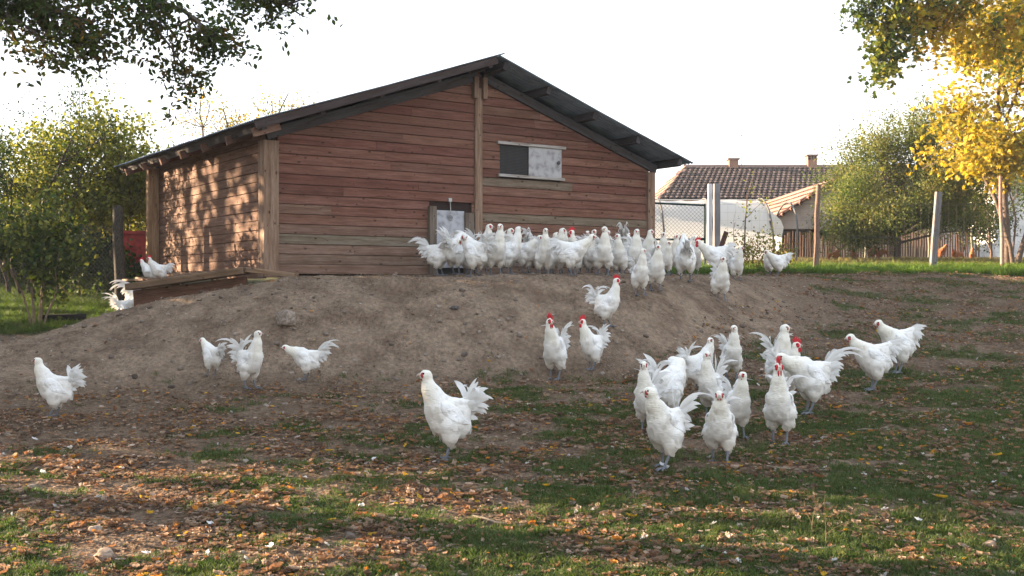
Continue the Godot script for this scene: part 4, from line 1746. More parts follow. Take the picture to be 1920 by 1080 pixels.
	if comb or brown:
		# a serrated single comb, thick at the root
		e = Shape.new()
		var sc := 1.45 if comb else 0.5
		var outline := [[0.046, 0.010], [0.050, 0.024], [0.044, 0.040], [0.036, 0.030], [0.028, 0.054], [0.018, 0.038], [0.006, 0.062], [-0.004, 0.042], [-0.018, 0.060], [-0.026, 0.038], [-0.042, 0.044], [-0.036, 0.024], [-0.024, 0.016]]
		var core := Vector2(0.008, 0.018)
		for k in outline.size():
			var o0: Array = outline[k]
			var o1: Array = outline[(k + 1) % outline.size()]
			for s in [1, -1]:
				var q0 := Vector3(s * 0.0025, o0[1] * sc + (1 - sc) * 0.01, o0[0])
				var q1 := Vector3(s * 0.0025, o1[1] * sc + (1 - sc) * 0.01, o1[0])
				var qc := Vector3(s * 0.0085, core.y * sc + (1 - sc) * 0.01, core.x)
				e.flat(H * qc, H * q0, H * q1, hb * Vector3(s, 0, 0))
			var e0 := Vector3(0.0025, o0[1] * sc + (1 - sc) * 0.01, o0[0])
			var e1 := Vector3(0.0025, o1[1] * sc + (1 - sc) * 0.01, o1[0])
			e.quad(H * e0, H * e1, H * (e1 * Vector3(-1, 1, 1)), H * (e0 * Vector3(-1, 1, 1)), hb * Vector3(0, o0[1] - core.y, o0[0] - core.x))
		put("comb", e.mesh(), M.comb, root)
	var height: float = head.y + 0.032
	if kind == "peck" or kind == "brown_peck":
		height = 0.5
	root.set_meta("tall", height)
	flock_cache[key] = root
	return root

# feet at the pixel (fx, fy), "hp" pixels tall, facing "yaw" degrees (0 towards the viewer, 90 to the right), "far" metres away (0: where the ground meets that pixel)
func chicken(label: String, kind: String, comb: bool, fx: float, fy: float, hp: float, yaw: float, group: String, far := 0.0, called := "chicken") -> Node3D:
	var proto := chicken_proto(kind, comb)
	var p: Vector3
	if far > 0.0:
		p = at(fx, fy, far)
		p.y = ground(p.x, p.z)
		if far < 16.9 and fx < 1320.0:
			hp *= 1.07
	else:
		p = on_ground(fx, fy)
	var d := -p.z
	var size := hp * d / LENS / float(proto.get_meta("tall"))
	var o := proto.duplicate()
	o.remove_meta("tall")
	o.name = fresh(called, self)
	add_child(o, true)
	o.position = p + Vector3(0, 0.003, 0)
	o.rotation.y = deg_to_rad(yaw)
	var vary := fmod(fx * 0.37 + fy * 0.11, 1.0)
	o.scale = Vector3(0.93 + 0.14 * vary, 1.0, 0.95 + 0.1 * fmod(vary * 7.3, 1.0)) * clampf(size, 0.5, 1.45)
	tag(o, label, "chicken", group)
	return o

func build_flock() -> void:
	var g := "white chickens walking in the yard"
	chicken("white chicken alone at the far left, facing left on the bare soil", "alert:-15", false, 100, 783, 112, -78, g)
	chicken("small white hen on the mound, head turned away, left of the three by the stone", "away", false, 396, 706, 70, -128, g)
	chicken("white chicken with tall curved tail, middle of the three below the stone", "tall:25", false, 470, 732, 110, 58, g)
	chicken("white chicken with low neck and long arched tail just below the stone", "level_sickle:25", false, 572, 716, 66, -84, g)
	chicken("large white chicken standing alone at the front centre, facing left", "alert:-15", false, 836, 866, 171, -68, g)
	chicken("white rooster with big red comb, left of the two combed roosters at the mound's foot", "alert:60", true, 1040, 712, 116, -22, g)
	chicken("white rooster with big red comb, right of the two combed roosters at the mound's foot", "alert:-15", true, 1108, 694, 96, -48, g)
	chicken("white rooster with red comb striding right up on the mound, tail arched behind", "tall:0", true, 1140, 614, 92, 74, g)
	chicken("white chicken half hidden behind the front walker with the spread tail", "tall_left:25", false, 1213, 812, 134, -22, g)
	chicken("white chicken striding left over a white feather, tail feathers spread, nearest of the right group", "walk:-45", false, 1246, 880, 154, -42, g)
	chicken("white chicken preening with bowed neck, between the striding bird and the group", "preen", false, 1256, 790, 118, 128, g)
	chicken("white chicken walking straight towards the viewer at the front right", "walk:0", false, 1350, 868, 138, -12, g)
	chicken("white chicken close behind the one walking straight forward", "alert:-60", false, 1383, 824, 126, 8, g)
	chicken("white chicken with a spread fan tail in the middle of the right group", "tall_left:60", false, 1332, 784, 126, -30, g)
	chicken("white chicken turned away with drooping tail at the back left of the right group", "alert:-150", false, 1312, 738, 104, 112, g)
	chicken("white chicken at the back of the right group, upright tail feathers over its head", "tall_left:-60", false, 1372, 716, 106, 4, g)
	chicken("white rooster with red comb at the front of the right-hand trio", "tall_left:25", true, 1462, 832, 153, -20, g)
	chicken("white chicken with long single arched tail feather, facing left behind the combed rooster", "level_sickle:0", false, 1516, 778, 114, -68, g)
	chicken("tall white chicken without comb at the back of the right-hand trio", "tall:60", false, 1462, 742, 134, 8, g)
	chicken("white rooster whose red comb shows between two necks in the right-hand trio", "alert:25", true, 1476, 756, 116, 26, g)
	chicken("white chicken facing left at the far right, nearer of the pair", "level", false, 1636, 734, 106, -74, g)
	chicken("white chicken with trailing tail at the far right, farther of the pair", "level", false, 1683, 700, 100, -70, g)
	var c := "white chickens crowding along the henhouse wall"
	chicken("white chicken with arched tail by the hatch, head hidden, leftmost of the crowd", "level_sickle:0", false, 826, 505, 64, 80, c, 14.15)
	chicken("white chicken with raised tail in front of the grey hatch panel", "preen", false, 856, 508, 78, 150, c, 14.2)
	chicken("white chicken with bent neck just right of the hatch", "preen", false, 890, 512, 76, -126, c, 13.75)
	chicken("white chicken looking right behind the one with the bent neck", "alert:25", false, 904, 502, 90, 40, c, 14.7)
	chicken("white chicken with upright neck in front of the ridge post", "tall_left:-60", false, 930, 514, 90, 30, c, 13.9)
	chicken("white chicken with head turned away, right of the ridge post", "tall:25", false, 956, 507, 84, 90, c, 14.3)
	chicken("white chicken whose head just shows behind the two by the ridge post", "alert:60", false, 950, 503, 82, 20, c, 15.1)
	chicken("greyish white chicken with low tail, left of the one facing forward", "level", false, 986, 508, 66, 60, c, 14.6)
	chicken("white chicken with pointed raised tail in the left half of the crowd", "peck", false, 1001, 508, 76, 160, c, 14.9)
	chicken("cream-breasted white chicken facing straight forward in the left half of the crowd", "tall:25", false, 1020, 515, 84, 8, c, 13.8)
	chicken("white chicken looking right behind the cream-breasted one", "alert:60", false, 1043, 505, 84, 30, c, 15.0)
	chicken("white rooster with red comb in the crowd below the window", "alert:-60", true, 1076, 508, 80, -14, c, 14.8)
	chicken("white chicken standing sideways with low head in front of the crowd", "level", false, 1075, 534, 72, 84, c, 13.55)
	chicken("white chicken, left one of two close heads below the window", "alert:-15", false, 1097, 506, 78, 10, c, 15.6)
	chicken("white chicken, right one of two close heads below the window", "alert:25", false, 1109, 508, 78, 10, c, 15.1)
	chicken("white chicken facing straight forward with grey feet, middle of the crowd", "tall_left:-60", false, 1132, 516, 86, 4, c, 13.9)
	chicken("white chicken peeping over between the middle birds of the crowd", "alert:60", false, 1144, 506, 78, -20, c, 15.7)
	chicken("white chicken leaning left just right of the middle of the crowd", "alert:-60", false, 1162, 512, 74, -14, c, 14.5)
	chicken("white chicken with upright tail feathers at the back of the crowd", "peck", false, 1172, 508, 84, 170, c, 15.6)
	chicken("white chicken with round breast near the right corner post", "tall:25", false, 1191, 512, 82, 4, c, 14.7)
	chicken("white chicken whose red face shows against the right corner post", "alert:60", false, 1212, 508, 76, 16, c, 15.8)
	chicken("white chicken before the crowd, left of two side by side on the slope", "tall:60", false, 1200, 556, 88, 14, c)
	chicken("white chicken before the crowd, right of two side by side on the slope", "alert:-60", false, 1229, 546, 86, 8, c)
	chicken("white chicken squeezed against the boards, second head left of the combed rooster", "tall:-60", false, 1060, 506, 74, -10, c, 15.9)
	chicken("white chicken against the boards behind the sideways low-headed one", "alert:60", false, 1030, 506, 72, 40, c, 15.8)
	chicken("white chicken against the boards right of the middle of the crowd", "alert:25", false, 1178, 506, 74, -8, c, 16.4)
	chicken("white chicken in the second rank between the hatch and the ridge post", "level", false, 874, 505, 66, -60, c, 14.9)
	chicken("white chicken with head up at the foot of the right corner post", "alert:-60", false, 1240, 512, 74, 6, c, 15.6)
	chicken("white chicken with low head peeping out behind the two on the slope", "alert:25", false, 1248, 516, 62, 14, c, 15.1)
	chicken("white chicken with sloping back below the green gate's left half", "alert:-60", false, 1263, 512, 70, 12, c, 16.0)
	chicken("white chicken seen from behind with its head hidden, below the gate", "away", false, 1285, 542, 86, 176, c, 14.3)
	chicken("white chicken with head raised below the gate's right half", "tall_left:-60", false, 1301, 510, 70, -2, c, 16.2)
	chicken("slim white chicken between the hidden-headed one and the gate post", "alert:60", false, 1292, 512, 66, 30, c, 16.6)
	chicken("white rooster with red comb stretched out level, facing left below the gate post", "level", true, 1340, 522, 68, -86, c, 15.9)
	chicken("lone white chicken facing forward at the right edge of the mound", "alert:-60", false, 1351, 564, 82, 6, c)
	chicken("white chicken at the right end of the crowd, left head of the pair", "alert:-15", false, 1370, 524, 64, -16, c, 16.2)
	chicken("white chicken at the right end of the crowd, right head of the pair", "alert:60", false, 1382, 526, 64, 16, c, 15.6)
	chicken("white chicken facing left alone at the edge of the bright grass strip", "level", false, 1458, 512, 50, -76, c, 18.4)
	chicken("white chicken half behind the one at the edge of the bright grass", "alert:-15", false, 1441, 512, 46, -40, c, 18.9)
	# by the porch
	var s1 := chicken("white chicken with red face sitting on the deck beam, right of two", "sit", true, 294, 520, 34, -72, "", 14.35)
	s1.position = at(296, 519, 14.2)
	s1.scale = Vector3.ONE * 0.62
	var s2 := chicken("white chicken with red comb sitting on the deck beam, left of two", "sit", true, 280, 520, 34, -100, "", 14.6)
	s2.position = at(279, 521, 14.45)
	s2.scale = Vector3.ONE * 0.60
	chicken("white chicken with arched tail half sunk behind the mound left of the deck", "level_sickle", false, 238, 578, 46, 86, "", 15.3)
	chicken("white chicken of which the curved tail shows at the deck beam's left end", "peck", false, 262, 562, 64, 96, "", 15.6)
	var bg := "brown hens by the paling fence"
	for r in [["brown hen with lowered head by the fence, leftmost of the brown ones", "brown_peck", 1566, 486, 24, -80], ["brown hen standing upright in the middle of the paling fence", "brown", 1601, 488, 30, -30], ["brown hen in front of the thin pale stake, pecking", "brown_peck", 1634, 495, 30, 20],
		["brown hen just right of the pecking one by the pale stake", "brown_peck", 1650, 494, 26, 80], ["pale brown hen behind the square grey post", "brown", 1765, 487, 30, 70], ["brown hen with lowered head between the square post and the stake", "brown_peck", 1794, 486, 22, 90], ["brown hen at the foot of the right pale stake", "brown", 1823, 487, 26, -20]]:
		chicken(r[0], r[1], false, r[2], r[3], r[4], r[5], bg, 24.6, "hen")

# ---------------------------------------------------------------- trees and shrubs
func one_leaf(s: Shape, t: Transform3D, l: float, w: float, lobed := false) -> void:
	# a leaf with a folded midrib and a bent tip
	var mid := [Vector3(0, 0, 0), Vector3(0, -0.03 * l, 0.5 * l), Vector3(0, -0.16 * l, l)]
	if lobed:
		var rim := [Vector3(-0.30 * w, 0.02 * l, 0.02 * l), Vector3(-0.62 * w, 0.06 * l, 0.30 * l), Vector3(-0.30 * w, 0.0, 0.42 * l), Vector3(-0.50 * w, 0.04 * l, 0.74 * l), Vector3(-0.16 * w, -0.04 * l, 0.66 * l)]
		for side in [1.0, -1.0]:
			var m := Vector3(side, 1, 1)
			s.flat(t * mid[0], t * (rim[0] * m), t * (rim[1] * m), t.basis.y)
			s.flat(t * mid[0], t * (rim[1] * m), t * (rim[2] * m), t.basis.y)
			s.flat(t * mid[0], t * (rim[2] * m), t * mid[1], t.basis.y)
			s.flat(t * mid[1], t * (rim[2] * m), t * (rim[3] * m), t.basis.y)
			s.flat(t * mid[1], t * (rim[3] * m), t * (rim[4] * m), t.basis.y)
			s.flat(t * mid[1], t * (rim[4] * m), t * mid[2], t.basis.y)
		return
	for side in [1.0, -1.0]:
		var e0 := Vector3(side * 0.5 * w, 0.10 * w, 0.36 * l)
		var e1 := Vector3(side * 0.34 * w, 0.02 * w, 0.70 * l)
		s.flat(t * mid[0], t * e0, t * mid[1], t.basis.y)
		s.flat(t * mid[1], t * e0, t * e1, t.basis.y)
		s.flat(t * mid[1], t * e1, t * mid[2], t.basis.y)

func spray(count: int, spread: float, l: float, w: float, lobed := false) -> ArrayMesh:
	var s := Shape.new()
	for i in count:
		var g := rng.randf_range(0.7, 1.25)
		s.col = Color(g, g * rng.randf_range(0.92, 1.05), g * rng.randf_range(0.8, 1.0))
		var b := Basis(Vector3.UP, rng.randf() * TAU) * Basis(Vector3.RIGHT, rng.randf_range(-0.4, 1.1)) * Basis(Vector3.FORWARD, rng.randf_range(-0.6, 0.6))
		var o := Vector3(rng.randfn(), rng.randfn() * 0.8, rng.randfn()) * spread * 0.5
		one_leaf(s, Transform3D(b, o), l * rng.randf_range(0.7, 1.2), w * rng.randf_range(0.8, 1.15), lobed)
	return s.mesh()

func branches(s: Shape, p: Vector3, dir: Vector3, length: float, r: float, depth: int, out: Array, kids: int, rise: float, wild: float) -> void:
	var n := 4
	var pts := [p]
	var rr := [r]
	var d := dir.normalized()
	var q := p
	for i in n:
		d = (d + Vector3(rng.randfn(), rng.randfn(), rng.randfn()) * wild * 0.16 + Vector3.UP * rise * 0.12).normalized()
		q += d * length / n
		pts.append(q)
		rr.append(lerpf(r, r * 0.45, (i + 1.0) / n))
		if depth <= 1:
			out.append(q)
	s.tube(pts, rr, 6 if r > 0.02 else 4, false)
	if depth <= 0:
		return
	for k in kids:
		var f := rng.randf_range(0.3, 1.0)
		var i := clampi(int(f * n), 1, n)
		var side := Vector3(rng.randfn(), rng.randfn() * 0.6, rng.randfn()).normalized()
		var nd := (d + side * rng.randf_range(0.5, 1.0) * (0.8 + 0.5 * wild)).normalized()
		branches(s, pts[i], nd, length * rng.randf_range(0.5, 0.75), rr[i] * 0.6, depth - 1, out, kids, rise, wild)

func leaf_crown(parent: Node3D, called: String, tips: Array, count: int, jitter: float, m: Mesh, palette: Array, mat: Material, size := Vector2(0.7, 1.25)) -> void:
	var places := []
	var tints := []
	for i in count:
		var p: Vector3 = tips[rng.randi() % tips.size()]
		p += Vector3(rng.randfn(), rng.randfn() * 0.8, rng.randfn()) * jitter
		var b := Basis(Vector3(rng.randfn(), rng.randfn(), rng.randfn()).normalized(), rng.randf() * TAU).scaled(Vector3.ONE * rng.randf_range(size.x, size.y))
		places.append(Transform3D(b, p))
		# clumps of one tone rather than salt and pepper
		var f := clampf(0.5 + patches.get_noise_3d(p.x * 2.4, p.y * 2.4, p.z * 2.4) * 1.3 + rng.randf_range(-0.28, 0.28), 0.0, 0.999) * (palette.size() - 1)
		var k := int(f)
		tints.append((palette[k] as Color).lerp(palette[mini(k + 1, palette.size() - 1)], f - k))
	scatter(called, m, mat, places, tints, parent)

# one tree or shrub: stems from the foot, branches, a crown of leaf sprays
func tree(called: String, label: String, category: String, foot: Vector3, stems: Array, kids: int, depth: int, rise: float, wild: float, bark: Color, count: int, jitter: float, m: Mesh, palette: Array, group := "") -> Node3D:
	var o := holder(called, self, foot)
	var s := Shape.new()
	s.col = bark
	var tips := []
	for st in stems:
		# [foot offset, direction, length, radius, bare length]
		var p: Vector3 = st[0]
		var d: Vector3 = st[1].normalized()
		var q: Vector3 = p + d * st[4]
		if st[4] > 0.0:
			var bend: Vector3 = Vector3(rng.randfn(), 0, rng.randfn()) * st[4] * 0.03
			s.tube([p - Vector3(0, 0.1, 0), p.lerp(q, 0.3) + bend, p.lerp(q, 0.7) + bend * 0.5, q], [st[3] * 1.35, st[3] * 1.12, st[3] * 1.04, st[3]], 8, false)
		branches(s, q, d, st[2], st[3], depth, tips, kids, rise, wild)
	put("trunk", s.mesh(), M.bark, o)
	leaf_crown(o, "crown", tips, count, jitter, m, palette, M.leaf)
	tag(o, label, category, group)
	return o

# a limb that reaches into view from a tree outside it
func limb(s: Shape, pts: Array, r: float, tips: Array, twigs: int, reach: float, hang: float) -> void:
	var rr := []
	for i in pts.size():
		rr.append(lerpf(r, r * 0.25, float(i) / (pts.size() - 1)))
	s.tube(pts, rr, 6, false)
	for k in twigs:
		var f := rng.randf_range(0.12, 1.0) * (pts.size() - 1)
		var i := mini(int(f), pts.size() - 2)
		var p: Vector3 = (pts[i] as Vector3).lerp(pts[i + 1], f - i)
		var d := Vector3(rng.randfn() * 0.7, -hang + rng.randfn() * 0.35, rng.randfn() * 0.7) + ((pts[i + 1] - pts[i]) as Vector3).normalized() * 0.7
		branches(s, p, d, reach * rng.randf_range(0.5, 1.15), r * 0.22, 1, tips, 3, -hang * 0.6, 0.9)

func build_trees() -> void:
	rng.seed = 616
	var narrow := spray(6, 0.13, 0.075, 0.040)
	var small := spray(7, 0.17, 0.055, 0.032)
	var tiny := spray(8, 0.20, 0.050, 0.030)
	var maple := spray(6, 0.20, 0.075, 0.085, true)
	var bushy := spray(8, 0.25, 0.08, 0.055)
	var coarse := spray(16, 0.75, 0.26, 0.18)
	var G0 := Color(0.030, 0.055, 0.014)
	var G1 := Color(0.055, 0.085, 0.02)
	var G2 := Color(0.10, 0.13, 0.025)
	var Y0 := Color(0.26, 0.255, 0.055)
	var Y1 := Color(0.50, 0.37, 0.035)
	var Y2 := Color(0.60, 0.43, 0.05)
	var O1 := Color(0.36, 0.18, 0.035)
	var B1 := Color(0.16, 0.09, 0.03)

	# tree at the left whose boughs hang into the top of the view
	var o := holder("overhanging_tree", self, Vector3(-6.6, ground(-6.6, -7.4), -7.4))
	tag(o, "dark-leaved tree whose boughs hang into the top left corner", "tree")
	var w := o.position
	var s := Shape.new()
	s.col = Color(0.12, 0.095, 0.075)
	var tips := []
	s.tube([Vector3(0, -0.1, 0), Vector3(0.1, 1.2, 0), Vector3(0.15, 2.6, -0.1), Vector3(0.1, 4.6, 0)], [0.24, 0.2, 0.17, 0.1], 10, false)
	var a1 := Vector3(0.13, 2.3, -0.1)
	var a2 := Vector3(0.12, 3.1, -0.05)
	limb(s, [a1, at(-300, 0, 7.9) - w, at(-60, -20, 8.0) - w, at(60, -5, 8.1) - w, at(130, 30, 8.2) - w, at(175, 85, 8.2) - w], 0.05, tips, 36, 0.30, 0.22)
	limb(s, [a1 + Vector3(0, 0.2, 0), at(-200, -60, 8.3) - w, at(90, -40, 8.4) - w, at(260, -10, 8.5) - w, at(345, 20, 8.6) - w, at(400, 65, 8.6) - w], 0.05, tips, 44, 0.30, 0.12)
	limb(s, [a2, at(-100, -130, 8.8) - w, at(200, -90, 8.9) - w, at(400, -28, 9.0) - w, at(480, -6, 9.0) - w, at(550, 10, 9.0) - w], 0.05, tips, 30, 0.24, 0.22)
	limb(s, [at(250, -10, 8.5) - w, at(285, 45, 8.5) - w, at(322, 90, 8.5) - w, at(350, 135, 8.5) - w], 0.016, tips, 16, 0.22, 0.15)
	limb(s, [at(-100, -60, 8.1) - w, at(20, -30, 8.1) - w, at(110, -15, 8.2) - w, at(230, 0, 8.2) - w], 0.02, tips, 24, 0.28, 0.1)
	limb(s, [at(-100, -10, 8.0) - w, at(0, 20, 8.0) - w, at(60, 55, 8.0) - w, at(100, 105, 8.0) - w], 0.02, tips, 16, 0.22, 0.2)
	limb(s, [a2 + Vector3(0, 0.5, 0), Vector3(-1.5, 4.4, 1.0), Vector3(-2.6, 4.7, 1.8)], 0.08, tips, 12, 0.9, 0.1)
	limb(s, [a2 + Vector3(0, 0.9, 0), Vector3(0.8, 5.0, 1.8), Vector3(1.2, 5.4, 3.2)], 0.08, tips, 12, 0.9, 0.1)
	put("trunk", s.mesh(), M.bark, o)
	leaf_crown(o, "crown", tips, 2300, 0.085, spray(4, 0.07, 0.050, 0.027), [G0, G1, G1, Color(0.075, 0.095, 0.03), G1, B1, G1], M.leaf)

	# limb of another tree, upper right: green to yellow
	o = holder("overhanging_maple", self, Vector3(12.4, ground(12.4, -19.4), -19.4))
	tag(o, "maple turning from green to yellow whose bough hangs into the top right", "tree")
	w = o.position
	s = Shape.new()
	s.col = Color(0.14, 0.11, 0.09)
	tips = []
	s.tube([Vector3(0, -0.1, 0), Vector3(-0.1, 2.4, 0), Vector3(0.0, 4.4, 0), Vector3(0.1, 7.6, 0)], [0.24, 0.2, 0.17, 0.09], 10, false)
	a1 = Vector3(-0.02, 4.0, 0)
	s.tube([a1, at(1940, -40, 19.5) - w, at(1800, -40, 19.5) - w, at(1715, -20, 19.5) - w], [0.08, 0.06, 0.045, 0.035], 6, false)
	limb(s, [at(1715, -20, 19.5) - w, at(1680, 20, 19.5) - w, at(1662, 80, 19.5) - w, at(1652, 138, 19.5) - w], 0.035, tips, 20, 0.34, 0.35)
	limb(s, [at(1730, -35, 19.5) - w, at(1670, -25, 19.5) - w, at(1612, 22, 19.5) - w], 0.03, tips, 14, 0.34, 0.35)
	var tips2 := []
	limb(s, [at(1800, -40, 19.6) - w, at(1750, 5, 19.6) - w, at(1725, 40, 19.6) - w, at(1715, 75, 19.6) - w], 0.04, tips2, 24, 0.42, 0.35)
	limb(s, [at(1880, -50, 19.7) - w, at(1820, 0, 19.7) - w, at(1775, 40, 19.7) - w, at(1740, 62, 19.7) - w], 0.04, tips2, 24, 0.42, 0.3)
	limb(s, [at(1960, -40, 19.3) - w, at(1900, 20, 19.3) - w, at(1850, 70, 19.3) - w], 0.04, tips2, 24, 0.55, 0.2)
	limb(s, [a1 + Vector3(0, 0.3, 0), at(1960, 60, 19.9) - w, at(1890, 100, 19.9) - w], 0.04, tips2, 18, 0.5, 0.2)
	put("trunk", s.mesh(), M.bark, o)
	leaf_crown(o, "green_crown", tips, 430, 0.12, spray(6, 0.18, 0.08, 0.085, true), [G0, G1, G1, G2, Y0], M.leaf)
	leaf_crown(o, "yellow_crown", tips2, 700, 0.17, spray(6, 0.19, 0.08, 0.085, true), [G2, Y0, Y1, O1, Y1, Y2], M.leaf)

	# yellow maple at the right
	var f := at(1888, 540, 22.0)
	f.y = ground(f.x, f.z)
	tree("yellow_maple", "bright yellow autumn maple at the right edge behind the pinkish stake", "tree", f,
		[[Vector3.ZERO, Vector3(-0.04, 1, 0), 2.6, 0.06, 1.6], [Vector3(0.1, 0, 0.1), Vector3(-0.32, 1, 0.1), 2.0, 0.04, 1.4], [Vector3(0.2, 0, -0.1), Vector3(0.3, 1, 0.1), 2.4, 0.05, 1.4], [Vector3(0.05, 1.6, 0), Vector3(-0.75, 0.6, 0.2), 1.1, 0.03, 0.1], [Vector3(0.05, 2.4, 0), Vector3(-0.8, 0.65, -0.2), 1.0, 0.03, 0.1], [Vector3(0, 3.4, 0), Vector3(-0.35, 1.0, 0.2), 1.6, 0.035, 0.1], [Vector3(0.1, 2.2, 0.1), Vector3(0.9, 0.6, 0.2), 1.6, 0.035, 0.1], [Vector3(0.0, 4.2, 0), Vector3(-0.5, 1.0, 0.1), 1.5, 0.03, 0.1], [Vector3(0.1, 4.6, 0), Vector3(0.4, 1.0, 0.1), 1.6, 0.03, 0.1], [Vector3(0.0, 3.9, 0), Vector3(-0.9, 0.6, 0.1), 0.7, 0.03, 0.1], [Vector3(0.0, 3.0, 0), Vector3(0.1, 0.9, 0.6), 1.6, 0.03, 0.1], [Vector3(0.0, 1.5, 0), Vector3(-0.5, 0.35, 0.6), 1.1, 0.025, 0.1]],
		5, 2, 0.4, 1.0, Color(0.19, 0.14, 0.11), 3100, 0.22, maple, [Y0, Y0, Y1, Y2, Y1, Y2, Y0])
	# apple tree
	f = at(1682, 540, 24.2)
	f.y = ground(f.x, f.z)
	var apple := tree("apple_tree", "broad leafy apple tree with small yellow fruit behind the wire fence", "tree", f,
		[[Vector3.ZERO, Vector3(0.0, 1, 0), 1.7, 0.07, 0.75], [Vector3(0.05, 0.5, 0), Vector3(-0.85, 0.55, 0.2), 1.35, 0.045, 0.3], [Vector3(-0.05, 0.6, 0), Vector3(0.85, 0.5, 0.1), 1.4, 0.045, 0.3], [Vector3(0, 0.7, 0), Vector3(-0.45, 0.9, -0.3), 1.5, 0.045, 0.3], [Vector3(0, 0.7, 0), Vector3(0.4, 1.0, 0.3), 1.6, 0.045, 0.3], [Vector3(0, 0.5, 0), Vector3(-1.0, 0.12, 0.3), 1.2, 0.035, 0.2], [Vector3(0, 0.6, 0), Vector3(1.0, 0.1, -0.2), 1.2, 0.035, 0.2], [Vector3(0, 1.2, 0), Vector3(0.2, 1.0, 0), 1.7, 0.035, 0.2], [Vector3(0, 1.0, 0), Vector3(-0.6, 0.8, 0.5), 1.3, 0.03, 0.2], [Vector3(0, 0.9, 0), Vector3(0.7, 0.8, 0.4), 1.4, 0.03, 0.2], [Vector3(0, 0.6, 0), Vector3(0.2, 0.3, 0.9), 1.1, 0.03, 0.2], [Vector3(0, 0.6, 0), Vector3(-0.5, 0.2, 0.9), 1.1, 0.03, 0.2], [Vector3(0, 0.6, 0), Vector3(0.9, 0.2, 0.6), 1.2, 0.03, 0.2], [Vector3(0, 0.4, 0), Vector3(-1.0, 0.35, 0.4), 1.5, 0.03, 0.2], [Vector3(0, 0.4, 0), Vector3(-0.9, 0.02, 0.5), 1.2, 0.03, 0.2], [Vector3(0, 0.4, 0), Vector3(1.0, 0.3, 0.3), 1.5, 0.03, 0.2]],
		4, 2, 0.6, 0.8, Color(0.15, 0.125, 0.1), 10500, 0.17, small, [G1, Color(0.085, 0.12, 0.03), Color(0.14, 0.17, 0.045), Color(0.18, 0.19, 0.06), Color(0.10, 0.135, 0.035), Color(0.25, 0.22, 0.08)])
	for i in 26:
		s = Shape.new()
		s.col = Color(0.5, 0.36, 0.05)
		var p := Vector3(rng.randf_range(-1.3, 1.4), rng.randf_range(1.0, 2.9), rng.randf_range(0.2, 0.9))
		s.ball(Transform3D(Basis.from_scale(Vector3(0.035, 0.032, 0.035)), p), 5, 6)
		put("apple", s.mesh(), M.painted, apple)
	# thin bare trees to the right of it
	f = at(1858, 540, 25.5)
	f.y = ground(f.x, f.z)
	tree("young_tree", "thin young tree with sparse leaves in front of the white house", "tree", f, [[Vector3.ZERO, Vector3(-0.05, 1, 0), 1.2, 0.03, 0.5], [Vector3(0, 0.3, 0), Vector3(-0.7, 0.9, 0), 0.9, 0.02, 0.2], [Vector3(0.4, 0, 0.2), Vector3(0.1, 1, 0), 1.4, 0.025, 0.6]], 4, 2, 0.4, 1.0, Color(0.2, 0.14, 0.11), 260, 0.14, small, [G1, G2, Y0])
	for r in [[1960, 27.0, 2.1, "bushy green shrub filling the gap right of the apple tree"], [1800, 29.5, 1.3, "low green shrub behind the apple tree's right side"]]:
		f = at(r[0], 540, r[1])
		f.y = ground(f.x, f.z)
		tree("shrub", r[3], "shrub", f, [[Vector3.ZERO, Vector3(-0.3, 1, 0), r[2], 0.03, 0.1], [Vector3.ZERO, Vector3(0.4, 1, 0), r[2], 0.03, 0.1], [Vector3.ZERO, Vector3(0.0, 1, 0.4), r[2], 0.03, 0.1]], 4, 2, 0.5, 1.0, Color(0.15, 0.12, 0.1), 700, 0.2, bushy, [G0, G1, G2])
	# bare sapling by the gate post
	f = on_ground(1386, 503)
	f = at(1386, 540, 19.2)
	f.y = ground(f.x, f.z)
	tree("sapling", "leafless sapling right of the concrete gate post", "sapling", f, [[Vector3.ZERO, Vector3(0.18, 1, 0), 0.85, 0.014, 0.55], [Vector3(-0.1, 0.2, 0), Vector3(0.1, 1, 0), 0.5, 0.008, 0.2]], 2, 1, 0.2, 0.9, Color(0.13, 0.08, 0.06), 14, 0.06, tiny, [G2, Y0])
	f = at(1432, 540, 19.9)
	f.y = ground(f.x, f.z)
	tree("weed_clump", "tangle of dry yellow-green weeds beside the lone chicken", "weed", f, [[Vector3(-0.25, 0, 0), Vector3(-0.4, 1, 0), 0.45, 0.006, 0.02], [Vector3.ZERO, Vector3(0.2, 1, 0.2), 0.55, 0.006, 0.02], [Vector3(0.2, 0, 0), Vector3(0.5, 1, 0), 0.42, 0.006, 0.02], [Vector3(-0.1, 0, 0), Vector3(0, 1, 0.1), 0.6, 0.006, 0.02], [Vector3(-0.35, 0, 0.1), Vector3(-0.1, 1, 0.1), 0.4, 0.006, 0.02]], 4, 2, 0.2, 1.2, Color(0.2, 0.14, 0.08), 170, 0.06, tiny, [G2, Y0, B1])

	# left: shrubs in the low sun, darker growth behind and below
	f = at(168, 540, 20.0)
	f.y = ground(f.x, f.z)
